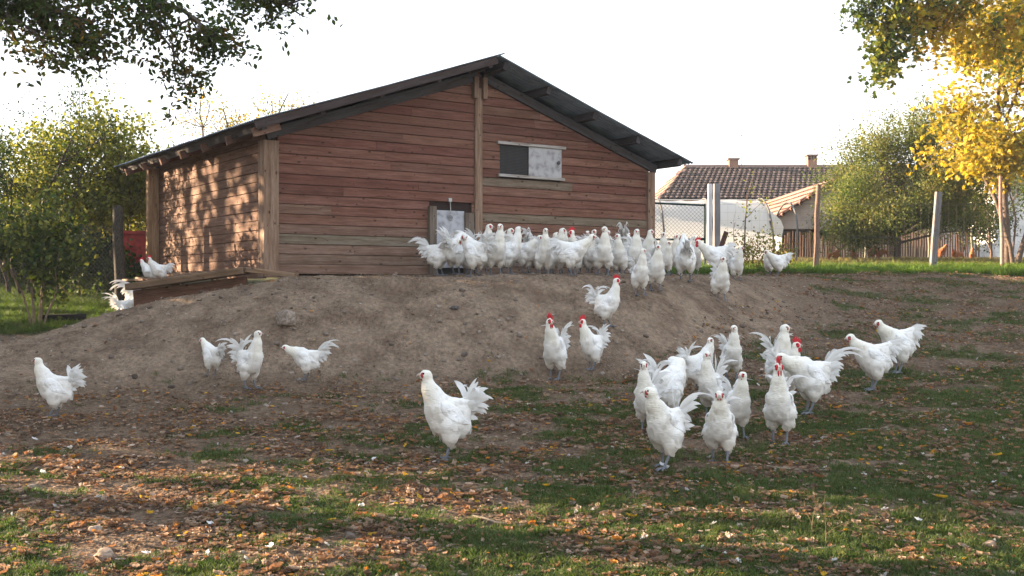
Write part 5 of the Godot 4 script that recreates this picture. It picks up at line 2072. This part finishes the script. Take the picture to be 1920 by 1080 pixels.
	tree("hazel", "tall yellow-green sunlit shrub behind the red trailer", "shrub", f,
		[[Vector3(-0.3, 0, 0), Vector3(-0.45, 1, 0.1), 1.6, 0.035, 0.9], [Vector3.ZERO, Vector3(0.0, 1, 0.2), 1.9, 0.035, 1.0], [Vector3(0.2, 0, 0), Vector3(0.35, 1, 0.1), 1.6, 0.035, 0.9], [Vector3(0.3, 0, 0.1), Vector3(0.6, 1, -0.1), 1.3, 0.03, 0.7], [Vector3(-0.2, 0, 0.2), Vector3(-0.2, 1, 0.5), 1.3, 0.03, 0.6], [Vector3(0, 0, 0.2), Vector3(0.2, 1, 0.6), 1.2, 0.03, 0.5]],
		4, 2, 0.5, 1.0, Color(0.17, 0.13, 0.1), 2100, 0.21, bushy, [G2, Color(0.17, 0.19, 0.04), Y0, Color(0.34, 0.34, 0.07), Color(0.17, 0.19, 0.04), Y0])
	f = at(40, 540, 18.8)
	f.y = ground(f.x, f.z)
	tree("thorn", "grey-green shrub with bare upper twigs at the far left", "shrub", f,
		[[Vector3(-0.2, 0, 0), Vector3(-0.25, 1, 0.1), 2.0, 0.03, 0.8], [Vector3(0.1, 0, 0), Vector3(0.15, 1, 0.1), 2.1, 0.03, 0.8], [Vector3(0.3, 0, 0), Vector3(0.4, 1, 0.1), 1.8, 0.03, 0.7], [Vector3(0, 0, 0.1), Vector3(0, 1, 0.5), 1.5, 0.03, 0.5]],
		4, 2, 0.9, 0.8, Color(0.11, 0.09, 0.075), 1050, 0.17, small, [G0, G1, G1, G2])
	f = at(268, 540, 21.0)
	f.y = ground(f.x, f.z)
	tree("thorn", "thin-leaved shrub rising behind the porch roof's left end", "shrub", f,
		[[Vector3(0, 0, 0), Vector3(0.15, 1, 0), 1.5, 0.03, 0.9], [Vector3(0.2, 0, 0), Vector3(0.35, 1, 0), 1.3, 0.03, 0.8], [Vector3(-0.2, 0, 0), Vector3(0.0, 1, 0.1), 1.4, 0.03, 0.9]],
		4, 2, 0.6, 1.0, Color(0.12, 0.1, 0.08), 420, 0.2, small, [G0, G1, G2, Y0])
	for r in [[395, 20.4, 1.9, 110, "left one of the sparse shrubs whose top shows above the porch roof"], [440, 20.6, 1.75, 170, "densest of the sparse shrubs whose tops show above the roof"], [528, 20.9, 2.1, 80, "right one of the sparse shrubs whose top shows above the roof"]]:
		f = at(r[0], 540, r[1])
		f.y = ground(f.x, f.z)
		tree("hazel", r[4], "shrub", f, [[Vector3.ZERO, Vector3(-0.05, 1, 0), 1.0, 0.022, r[2] + 0.6], [Vector3(0.1, 0, 0), Vector3(0.08, 1, 0), 0.8, 0.02, r[2] + 0.4]], 4, 2, 0.7, 0.9, Color(0.16, 0.12, 0.09), r[3], 0.15, small, [G2, Y0, O1, Y1], "sparse shrubs above the roof")
	# dark hedge behind the chain-link
	for r in [[-60, 21.5, "dark hedge shrub at the very left edge behind the chain-link"], [20, 22.0, "dark hedge shrub behind the grey-green shrub at the left"], [105, 21.7, "dark hedge shrub in the middle, behind the pale-stemmed shrub"], [190, 22.2, "dark hedge shrub left of the old dark post"], [265, 22.6, "dark hedge shrub behind the red trailer"]]:
		f = at(r[0], 540, r[1])
		f.y = ground(f.x, f.z)
		tree("hedge_shrub", r[2], "shrub", f, [[Vector3(-0.3, 0, 0), Vector3(-0.35, 1, 0.1), 1.0, 0.03, 0.15], [Vector3.ZERO, Vector3(0, 1, 0.15), 1.2, 0.03, 0.2], [Vector3(0.3, 0, 0), Vector3(0.35, 1, 0.1), 1.0, 0.03, 0.15], [Vector3(0, 0, 0.2), Vector3(0.1, 0.6, 0.8), 0.8, 0.03, 0.1], [Vector3(-0.2, 0, 0.2), Vector3(-0.6, 0.5, 0.5), 0.8, 0.03, 0.1], [Vector3(0.2, 0, 0.2), Vector3(0.6, 0.5, 0.5), 0.8, 0.03, 0.1]],
			4, 2, 0.3, 1.1, Color(0.1, 0.08, 0.06), 900, 0.2, bushy, [G0, G0, G1], "hedge behind the chain-link fence")
	# small shrub with pale stems in front of it
	f = on_ground(70, 612)
	tree("elder_shrub", "leafy shrub with several pale bare stems at the left edge of the mound", "shrub", f,
		[[Vector3(-0.08, 0, 0), Vector3(-0.28, 1, 0), 0.75, 0.014, 0.5], [Vector3(-0.03, 0, 0.03), Vector3(-0.05, 1, 0.05), 0.85, 0.018, 0.55], [Vector3(0.03, 0, 0), Vector3(0.12, 1, 0), 0.8, 0.016, 0.5], [Vector3(0.08, 0, 0.02), Vector3(0.42, 1, 0), 0.6, 0.014, 0.5], [Vector3(0.0, 0, -0.05), Vector3(0.0, 1, -0.2), 0.9, 0.016, 0.5]],
		4, 2, 0.4, 1.0, Color(0.30, 0.22, 0.15), 520, 0.10, bushy, [G0, G1, G2, G1, Y0])
	f = at(150, 540, 18.2)
	f.y = ground(f.x, f.z)
	tree("elder_shrub", "low mixed green shrub growing through the chain-link fence", "shrub", f,
		[[Vector3(-0.2, 0, 0), Vector3(-0.4, 0.8, 0.1), 0.6, 0.016, 0.1], [Vector3.ZERO, Vector3(0.0, 1, 0.1), 0.8, 0.016, 0.1], [Vector3(0.25, 0, 0), Vector3(0.35, 0.9, 0), 0.65, 0.016, 0.1]],
		4, 2, 0.3, 1.1, Color(0.15, 0.11, 0.09), 420, 0.14, bushy, [G0, G1, G2])
	# row of trees left of the yard that keeps the low sun off it
	var k := 0
	for r in [[19.5, -18.0, 2.5], [-3.4, -13.2, 2.1], [-0.2, -13.4, 2.1], [2.8, -13.0, 2.1], [4.7, -13.1, 1.8], [12.5, -12.9, 1.8], [14.7, -13.2, 2.0], [8.4, -21.0, 3.2]]:
		o = holder("row_tree", self, Vector3(r[1], ground(r[1], -r[0]), -r[0]))
		tag(o, ["high-crowned tree standing apart behind the row left of the yard", "nearest tree to the viewer of the row left of the yard", "second tree of the row left of the yard, behind the nearest", "third tree of the row left of the yard, counted from the viewer", "last tree before the gap in the row left of the yard", "first tree beyond the gap in the row left of the yard", "tree at the far end of the row left of the yard", "broad high-crowned tree behind the gap in the row left of the yard"][k], "tree", "row of trees left of the yard")
		s = Shape.new()
		s.col = Color(0.13, 0.1, 0.08)
		tips = []
		var high: bool = r[1] < -15.0
		s.tube([Vector3(0, -0.1, 0), Vector3(0.05, 1.4, 0), Vector3(0, 4.2, 0), Vector3(0, 7.0, 0)], [0.2, 0.16, 0.14, 0.06], 8, false)
		if high:
			for b in 8:
				branches(s, Vector3(0, (6.4 if k == 0 else 4.6) + 0.3 * b, 0), Vector3(rng.randfn(), 0.5, rng.randfn()), 2.0, 0.07, 1, tips, 3, 0.3, 0.8)
			for b in 300:
				var ang := rng.randf() * TAU
				var rad: float = r[2] * sqrt(rng.randf())
				var low := rng.randf() < 0.10
				tips.append(Vector3(cos(ang) * rad, rng.randf_range(3.6, 6.2) if low else rng.randf_range(6.2, 9.6), sin(ang) * rad))
		else:
			for b in 7:
				branches(s, Vector3(0, 0.6 + 0.7 * b, 0), Vector3(rng.randfn(), 0.7, rng.randfn()), 1.7, 0.07, 1, tips, 3, 0.3, 0.8)
			for b in 300:
				var v := Vector3(rng.randfn(), rng.randfn(), rng.randfn()).normalized() * pow(rng.randf(), 0.33)
				tips.append(Vector3(v.x * r[2], 4.6 + v.y * 4.3, v.z * r[2]))
		put("trunk", s.mesh(), M.bark, o)
		leaf_crown(o, "crown", tips, (850 if k == 0 else 170) if high else 900, 0.2, coarse, [G0, G1, G2, Y0], M.leaf)
		k += 1

# ---------------------------------------------------------------- litter, grass, stones
func resting(x: float, d: float, turn: float, tilt: float, lift: float) -> Transform3D:
	var e := 0.06
	var h := ground(x, -d)
	var n := Vector3(h - ground(x + e, -d), e, -(h - ground(x, -(d + e)))).normalized()
	var side := n.cross(Vector3(sin(turn), 0, cos(turn))).normalized()
	var b := Basis(side, n, side.cross(n)) * Basis(Vector3(cos(turn * 3.1), 0, sin(turn * 2.3)).normalized(), tilt)
	return Transform3D(b, Vector3(x, h + lift, -d))

func curled_leaf(l: float, w: float, curl: float, lobed: bool) -> ArrayMesh:
	var s := Shape.new()
	var cols := 4
	var rows := 5
	var grid := []
	for i in rows + 1:
		var t := float(i) / rows
		var half := w * 0.5 * pow(sin(PI * clampf(t * 0.92 + 0.05, 0, 1)), 0.75)
		if lobed:
			half *= 1.0 + 0.45 * sin(t * 15.0)
		var row := []
		for j in cols + 1:
			var q := -1.0 + 2.0 * j / cols
			row.append(Vector3(q * half, curl * w * (q * q * 0.55) + curl * l * 0.5 * (t - 0.45) * (t - 0.45) + 0.04 * w * sin(q * 5.0 + t * 6.0), (t - 0.5) * l))
		grid.append(row)
	for i in rows:
		for j in cols:
			s.quad(grid[i][j], grid[i + 1][j], grid[i + 1][j + 1], grid[i][j + 1], Vector3(0, 1, 0))
	s.tube([Vector3(0, curl * l * 0.12, -0.5 * l), Vector3(0.004, curl * l * 0.2 + 0.004, -0.78 * l)], [0.0012, 0.0008], 3, false)
	return s.mesh()

func tuft(blades: int, h: float, spread: float) -> ArrayMesh:
	var s := Shape.new()
	for i in blades:
		var g := rng.randf_range(0.7, 1.3)
		s.col = Color(g, g, g * 0.9)
		var a := rng.randf() * TAU
		var p := Vector3(cos(a), 0, sin(a)) * spread * sqrt(rng.randf())
		var lean := Vector3(cos(a + rng.randfn() * 0.7), 0, sin(a + rng.randfn() * 0.7)) * h * rng.randf_range(0.3, 0.9)
		var hh := h * rng.randf_range(0.6, 1.2)
		var side := Vector3(-sin(a), 0, cos(a)) * 0.0022 * (1.0 + h * 6.0)
		var m := p + lean * 0.4 + Vector3(0, hh * 0.65, 0)
		var t := p + lean + Vector3(0, hh * 0.9, 0)
		s.quad(p - side, p + side, m + side * 0.8, m - side * 0.8, Vector3(0, 1, 0.4))
		s.flat(m - side * 0.8, m + side * 0.8, t, Vector3(0, 1, 0.4))
	return s.mesh()

func down_feather() -> ArrayMesh:
	# a small loose tuft: a curled vane with downy barbs at its root
	var s := Shape.new()
	s.col = Color(0.74, 0.73, 0.71)
	for part in 4:
		var turn := Basis(Vector3.UP, [0.0, 0.7, -0.8, 0.2][part]) * Basis(Vector3.RIGHT, [-0.1, -0.5, -0.4, -0.9][part])
		var size: float = [1.0, 0.6, 0.55, 0.45][part]
		var prev := []
		for i in 6:
			var t := i / 5.0
			var w := (0.013 * sin(PI * (0.10 + 0.84 * t)) + 0.001) * (1.0 + 0.25 * sin(i * 2.4 + part))
			var y := 0.002 + 0.016 * t * t
			var x := 0.014 * sin(t * 2.2)
			var z := -0.015 + 0.055 * t
			var now := []
			for q in [Vector3(x - w, y + 0.007, z), Vector3(x, y, z), Vector3(x + w, y + 0.005, z)]:
				now.append(turn * (q * size))
			if i > 0:
				for j in 2:
					s.quad(prev[j], prev[j + 1], now[j + 1], now[j], Vector3(0, 1, 0))
			prev = now
	return s.mesh()

func stone_mesh(size: Vector3, seed_: int, tint: Color) -> ArrayMesh:
	var s := Shape.new()
	s.col = tint
	s.ball(Transform3D(), 10, 14)
	var f := FastNoiseLite.new()
	f.seed = seed_
	f.frequency = 0.8
	f.fractal_octaves = 3
	for i in s.v.size():
		var p := s.v[i]
		# broken facets
		var q := p * (1.0 + 0.42 * f.get_noise_3dv(p * 1.3))
		q = q.clamp(Vector3(-0.82, -0.7, -0.85), Vector3(0.9, 0.74, 0.8))
		s.v[i] = q * size
	for i in range(0, s.v.size(), 3):
		var g := (s.v[i + 2] - s.v[i]).cross(s.v[i + 1] - s.v[i]).normalized()
		for j in 3:
			s.n[i + j] = (g * 0.75 + s.n[i + j] * 0.25).normalized()
	return s.mesh()

func build_litter() -> void:
	rng.seed = 717
	var kinds := [curled_leaf(0.046, 0.026, 0.4, false), curled_leaf(0.052, 0.036, 0.7, true), curled_leaf(0.040, 0.023, -0.5, false), curled_leaf(0.064, 0.040, 0.9, true), curled_leaf(0.056, 0.044, 0.12, true)]
	var tones := [Color(0.15, 0.09, 0.06), Color(0.20, 0.125, 0.08), Color(0.28, 0.19, 0.13), Color(0.25, 0.12, 0.055), Color(0.165, 0.115, 0.082), Color(0.36, 0.265, 0.19), Color(0.11, 0.075, 0.055), Color(0.27, 0.15, 0.085)]
	var places := [[], [], [], [], []]
	var tints := [[], [], [], [], []]
	var made := 0
	var tries := 0
	while made < 66000 and tries < 600000:
		tries += 1
		var d := 4.3 + 16.9 * pow(rng.randf(), 1.15)
		var x := rng.randf_range(-0.5, 0.5) * d * 1.06 + rng.randf_range(-0.5, 0.5)
		var share := leaf_share(x, d) * (1.0 if d < 9.0 else 0.75)
		if rng.randf() > share:
			# a thin sprinkling on the bare mound too
			if rng.randf() > 0.02:
				continue
		made += 1
		var k := rng.randi() % 5
		var c: Color = tones[rng.randi() % tones.size()]
		var u := rng.randf()
		if u < 0.018:
			c = Color(0.52, 0.32, 0.025)
		elif u < 0.045:
			c = Color(0.45, 0.19, 0.03)
		elif u < 0.04:
			c = Color(0.22, 0.22, 0.04)
		elif u < 0.11:
			c = Color(0.40, 0.31, 0.25)
		places[k].append(Transform3D(resting(x, d, rng.randf() * TAU, rng.randfn() * 0.26, rng.randf_range(0.004, 0.022)).basis.scaled(Vector3(rng.randf_range(0.7, 1.2), rng.randf_range(0.4, 1.1), 1.0) * (0.30 + 0.62 * pow(rng.randf(), 1.8))), resting(x, d, 0.0, 0.0, rng.randf_range(0.004, 0.02)).origin))
		tints[k].append(c * rng.randf_range(0.75, 1.2))
	for k in 5:
		tag(scatter("fallen_leaves", kinds[k], M.dry_leaf, places[k], tints[k]), "brown and yellow fallen leaves littering the yard", "leaf litter", "fallen leaves", "stuff")
	# grass
	var short := [tuft(9, 0.026, 0.035), tuft(11, 0.034, 0.045), tuft(8, 0.020, 0.04)]
	var long := [tuft(10, 0.15, 0.07), tuft(12, 0.20, 0.09)]
	places = [[], [], [], [], []]
	tints = [[], [], [], [], []]
	made = 0
	tries = 0
	while made < 52000 and tries < 300000:
		tries += 1
		var d := 4.3 + 16.0 * pow(rng.randf(), 1.4)
		var x := rng.randf_range(-0.5, 0.5) * d * 1.06
		if rng.randf() > pow(grass_share(x, d), 1.3) or d > 19.2 or (x < -4.5 and d > 14.0):
			continue
		made += 1
		var k := rng.randi() % 3
		places[k].append(resting(x, d, rng.randf() * TAU, 0.0, -0.004))
		tints[k].append(Color(0.062, 0.105, 0.026).lerp(Color(0.13, 0.135, 0.05), pow(rng.randf(), 1.6)) * rng.randf_range(0.7, 1.2))
	# long grass: along the fence at the right, the lawn at the left
	for i in 15000:
		var d := 19.3 + 5.0 * pow(rng.randf(), 1.5)
		var x := rng.randf_range(2.6, 12.0)
		var wave := 0.35 * patches.get_noise_2d(x * 2.0, 3.0)
		if d < 19.55 + wave or rng.randf() > grass_share(x, d) + 0.2:
			continue
		var k := 3 + rng.randi() % 2
		var dry := clampf((d - 21.0) / 1.6 + rng.randf_range(-0.3, 0.3), 0.0, 1.0)
		places[k].append(Transform3D(resting(x, d, rng.randf() * TAU, 0.0, -0.01).basis.scaled(Vector3.ONE * rng.randf_range(0.4, 0.95)), resting(x, d, 0, 0, -0.01).origin))
		tints[k].append(Color(0.12, 0.19, 0.03).lerp(Color(0.26, 0.20, 0.09), dry) * rng.randf_range(0.75, 1.25))
	for i in 9000:
		var d := rng.randf_range(14.4, 21.0)
		var x := (rng.randf_range(-40.0, 250.0) - 960.0) / LENS * d
		if x > -4.6 or rng.randf() > 0.8:
			continue
		var k := 3 + rng.randi() % 2
		places[k].append(Transform3D(resting(x, d, rng.randf() * TAU, 0.0, -0.01).basis.scaled(Vector3.ONE * rng.randf_range(0.3, 0.7)), resting(x, d, 0, 0, -0.01).origin))
		tints[k].append(Color(0.065, 0.12, 0.022).lerp(Color(0.14, 0.17, 0.04), rng.randf()) * rng.randf_range(0.75, 1.2))
	for k in 5:
		tag(scatter("grass", (short + long)[k], M.grass, places[k], tints[k]), "short green grass in patches between the leaves" if k < 3 else "longer green grass along the fences", "grass", "short grass" if k < 3 else "long grass", "stuff")
	# moulted feathers: the larger ones one by one, the flecks as one mass
	var fm := down_feather()
	for q in [["rounded white feather lying in the sunlit grass left of the bottom centre", 400, 992, 1.2],
		["bright white feather at the bottom left beside the rounded buff stone", 278, 1047, 1.1],
		["white feather at the bottom left between two grass patches", 390, 1050, 1.0],
		["crescent-shaped white feather left of the large front chicken", 570, 903, 1.3],
		["white feather on bare soil at the left, below the far-left chicken", 230, 885, 1.2],
		["white feather nearest the left edge below the far-left chicken", 68, 830, 1.2],
		["largest white feather at the left edge, a ruffled tuft", 132, 846, 1.6],
		["bluish white feather on leaves at the left edge", 85, 893, 1.2],
		["small ruffled white feather in the leaves at the lower left", 180, 940, 1.2],
		["big white tuft of down on leaves left of the bottom centre", 672, 957, 1.5],
		["long thin curved white feather at the bottom left", 507, 1037, 1.9],
		["white feather under the striding chicken's foot", 1250, 882, 1.8],
		["pale feather on leaves left of the striding chicken", 1065, 860, 1.0],
		["white feather right of the large front chicken's feet", 985, 876, 1.0],
		["white feather among red-brown leaves below the striding chicken", 1110, 963, 1.0],
		["white feather at the bottom, right of the centre, on brown leaves", 1205, 1020, 1.1],
		["upright white feather in the grass at the lower right centre", 1335, 990, 1.3],
		["white feather at the bottom right centre, left of the dry stalks", 1357, 1047, 1.0],
		["flat white feather at the bottom edge left of the dry stalks", 1388, 1061, 1.2],
		["bluish white feather by the long thin stick", 1545, 883, 0.9],
		["white feather on the dark grass right of the long stick", 1623, 896, 1.0],
		["white feather on the dark grass at the lower right", 1730, 862, 1.1],
		["white feather nearest below the far right pair", 1772, 812, 1.2],
		["white feather on a heap of leaves at the lower right", 1655, 963, 1.1],
		["white feather on orange leaves at the lower right", 1725, 988, 1.1],
		["white feather at the bottom edge right of the dry stalks", 1560, 1063, 1.0],
		["white feather close to the right edge on the grass", 1862, 912, 1.0],
		["white feather behind the combed rooster of the trio", 1422, 727, 1.2],
		["ruffled pale feather left of the large front chicken's feet", 700, 870, 1.3],
		["bluish feather on the leaves below the long-tailed chicken", 555, 825, 1.2]]:
		var g := on_ground(q[1], q[2])
		var o := put("moulted_feather", fm, M.feather)
		o.transform = Transform3D(resting(g.x, -g.z, rng.randf() * TAU, rng.randfn() * 0.2, 0.012).basis.scaled(Vector3.ONE * q[3] * rng.randf_range(0.58, 0.75)), g + Vector3(0, 0.016, 0))
		tag(o, q[0], "feather", "white feathers on the ground")
	places = []
	tints = []
	for i in 420:
		var d := 4.5 + 13.0 * rng.randf()
		var x := rng.randf_range(-0.5, 0.5) * d
		places.append(Transform3D(resting(x, d, rng.randf() * TAU, rng.randfn() * 0.3, 0.01).basis.scaled(Vector3.ONE * rng.randf_range(0.25, 0.6)), resting(x, d, 0, 0, 0.012).origin))
		tints.append(Color(0.6, 0.59, 0.57) * rng.randf_range(0.7, 1.15))
	tag(scatter("down_flecks", fm, M.feather, places, tints), "tiny flecks of white down strewn over the yard", "down", "", "stuff")
	# gravel and crumbs of soil on the mound
	places = []
	tints = []
	var pebble := stone_mesh(Vector3(0.012, 0.008, 0.012), 5, Color.WHITE)
	for i in 5500:
		var d := 4.4 + 12.5 * rng.randf()
		var x := rng.randf_range(-0.5, 0.5) * d * 1.02
		if mound_part(x, d) < 0.0 and rng.randf() < 0.6:
			continue
		places.append(Transform3D(resting(x, d, rng.randf() * TAU, 0, 0).basis.scaled(Vector3.ONE * (0.35 + 2.2 * pow(rng.randf(), 5.0))), resting(x, d, 0, 0, 0.002).origin))
		tints.append(Color(0.27, 0.215, 0.17) * rng.randf_range(0.5, 1.35))
	tag(scatter("gravel", pebble, M.rock, places, tints), "small stones and crumbs of earth on the mound", "gravel", "", "stuff")
	# clods of earth and droppings
	places = []
	tints = []
	var clod := stone_mesh(Vector3(0.022, 0.013, 0.020), 9, Color.WHITE)
	for i in 520:
		var d := 9.6 + 5.0 * rng.randf()
		var x := rng.randf_range(-0.5, 0.42) * d
		if mound_part(x, d) < 0.02:
			continue
		places.append(Transform3D(resting(x, d, rng.randf() * TAU, rng.randfn() * 0.3, 0).basis.scaled(Vector3.ONE * (0.5 + 1.5 * pow(rng.randf(), 3.0))), resting(x, d, 0, 0, 0.002).origin))
		tints.append(Color(0.25, 0.19, 0.145) * rng.randf_range(0.28, 1.3))
	tag(scatter("clods", clod, M.rock, places, tints), "loose clods of dark earth scattered over the mound", "clod", "", "stuff")
	# straw and broken stalks on the bare earth
	places = []
	tints = []
	var straw := Shape.new()
	straw.tube([Vector3(0, 0, -0.035), Vector3(0.004, 0.004, 0), Vector3(-0.003, 0.002, 0.035)], [0.0016, 0.0016, 0.001], 4, false)
	var straw_mesh := straw.mesh()
	for i in 2600:
		var d := 4.6 + 12.0 * rng.randf()
		var x := rng.randf_range(-0.5, 0.5) * d
		places.append(Transform3D(resting(x, d, rng.randf() * TAU, rng.randfn() * 0.12, 0.004).basis.scaled(Vector3.ONE * rng.randf_range(0.5, 1.5)), resting(x, d, 0, 0, 0.004).origin))
		tints.append(Color(0.30, 0.23, 0.15) * rng.randf_range(0.5, 1.2))
	tag(scatter("straw", straw_mesh, M.dry_leaf, places, tints), "bits of straw and stalk strewn over the bare earth", "straw", "", "stuff")
	# stones
	for q in [["pale broken stone lying on the mound", 537, 608, Vector3(0.15, 0.115, 0.10), Color(0.36, 0.29, 0.23), 3], ["rounded buff stone in the grass at the bottom left", 197, 1050, Vector3(0.055, 0.034, 0.045), Color(0.36, 0.26, 0.19), 8], ["rounded buff stone in the grass at the bottom right", 1853, 1028, Vector3(0.042, 0.026, 0.035), Color(0.38, 0.26, 0.18), 14], ["flat grey stone on the upper mound below the hatch", 852, 582, Vector3(0.05, 0.03, 0.045), Color(0.14, 0.125, 0.12), 21], ["small pale stone among leaves at the bottom left", 178, 1000, Vector3(0.04, 0.03, 0.03), Color(0.40, 0.33, 0.27), 31]]:
		var g := on_ground(q[1], q[2])
		var o := put("stone", stone_mesh(q[3], q[5], q[4]), M.rock)
		o.position = g + Vector3(0, q[3].y * 0.42, 0)
		o.rotation = Vector3(0.1, q[5] * 0.7, -0.18)
		tag(o, q[0], "stone")
	# fallen sticks
	var stick_at := [["long thin pale stick at the front right below the walking chickens", 1500, 885, 0.42, 0.25], ["bent pale twig on the grass at the bottom centre", 940, 985, 0.34, 0.4], ["grey stick end at the bottom right corner", 1500, 1030, 0.36, 0.1], ["pale twig in front of the far right pair of chickens", 1640, 808, 0.30, -0.2], ["short pale twig at the lower right near the stone", 1400, 1010, 0.22, 0.9], ["thin stick on the leaves in front of the striding chicken", 1480, 868, 0.28, 0.35], ["pale curved twig below the leftmost chicken", 150, 828, 0.26, 0.1]]
	for q in stick_at:
		var g := on_ground(q[1], q[2])
		var s := Shape.new()
		s.col = Color(0.33, 0.26, 0.19) * rng.randf_range(0.8, 1.1)
		var pts := []
		var rr := []
		for i in 6:
			var t := i / 5.0
			var x: float = g.x + (t - 0.5) * q[3] * cos(q[4])
			var z: float = g.z + (t - 0.5) * q[3] * sin(q[4]) + 0.03 * sin(t * 4.0)
			pts.append(Vector3(x, ground(x, z) + 0.012 + 0.006 * sin(t * 7.0), z) - g)
			rr.append(lerpf(0.008, 0.004, t))
		s.tube(pts, rr, 6)
		s.tube([pts[3], pts[3] + Vector3(0.05, 0.02, 0.04)], [0.004, 0.002], 5)
		var o := put("stick", s.mesh(), M.bark)
		o.position = g
		tag(o, q[0], "stick")
	# dead stalks standing in the grass
	for q in [["tall dry leafless weed stalk standing in the front right grass", 1548, 1030, 0.26], ["thin dry weed stalk left of the tallest one in the front right grass", 1522, 1010, 0.2]]:
		var g := on_ground(q[1], q[2])
		var o := holder("weed_stalk", self, g)
		var s := Shape.new()
		s.col = Color(0.25, 0.18, 0.1)
		var out := []
		branches(s, Vector3.ZERO, Vector3(rng.randf_range(-0.1, 0.1), 1, 0), q[3], 0.0022, 2, out, 3, 0.3, 0.7)
		put("stem", s.mesh(), M.bark, o)
		tag(o, q[0], "weed")
	# log at the left
	var lg := on_ground(118, 606)
	var ls := Shape.new()
	ls.col = Color(0.035, 0.028, 0.024)
	ls.tube([Vector3(-0.27, 0.05, 0.03), Vector3(0.0, 0.055, 0), Vector3(0.30, 0.06, -0.05)], [0.055, 0.06, 0.055], 9)
	ls.tube([Vector3(-0.26, 0.05, 0.03), Vector3(-0.275, 0.05, 0.03)], [0.055, 0.04], 9)
	var lo := put("log", ls.mesh(), M.bark)
	lo.position = lg
	tag(lo, "dark rotting log lying right of the shrub's pale stems", "log")
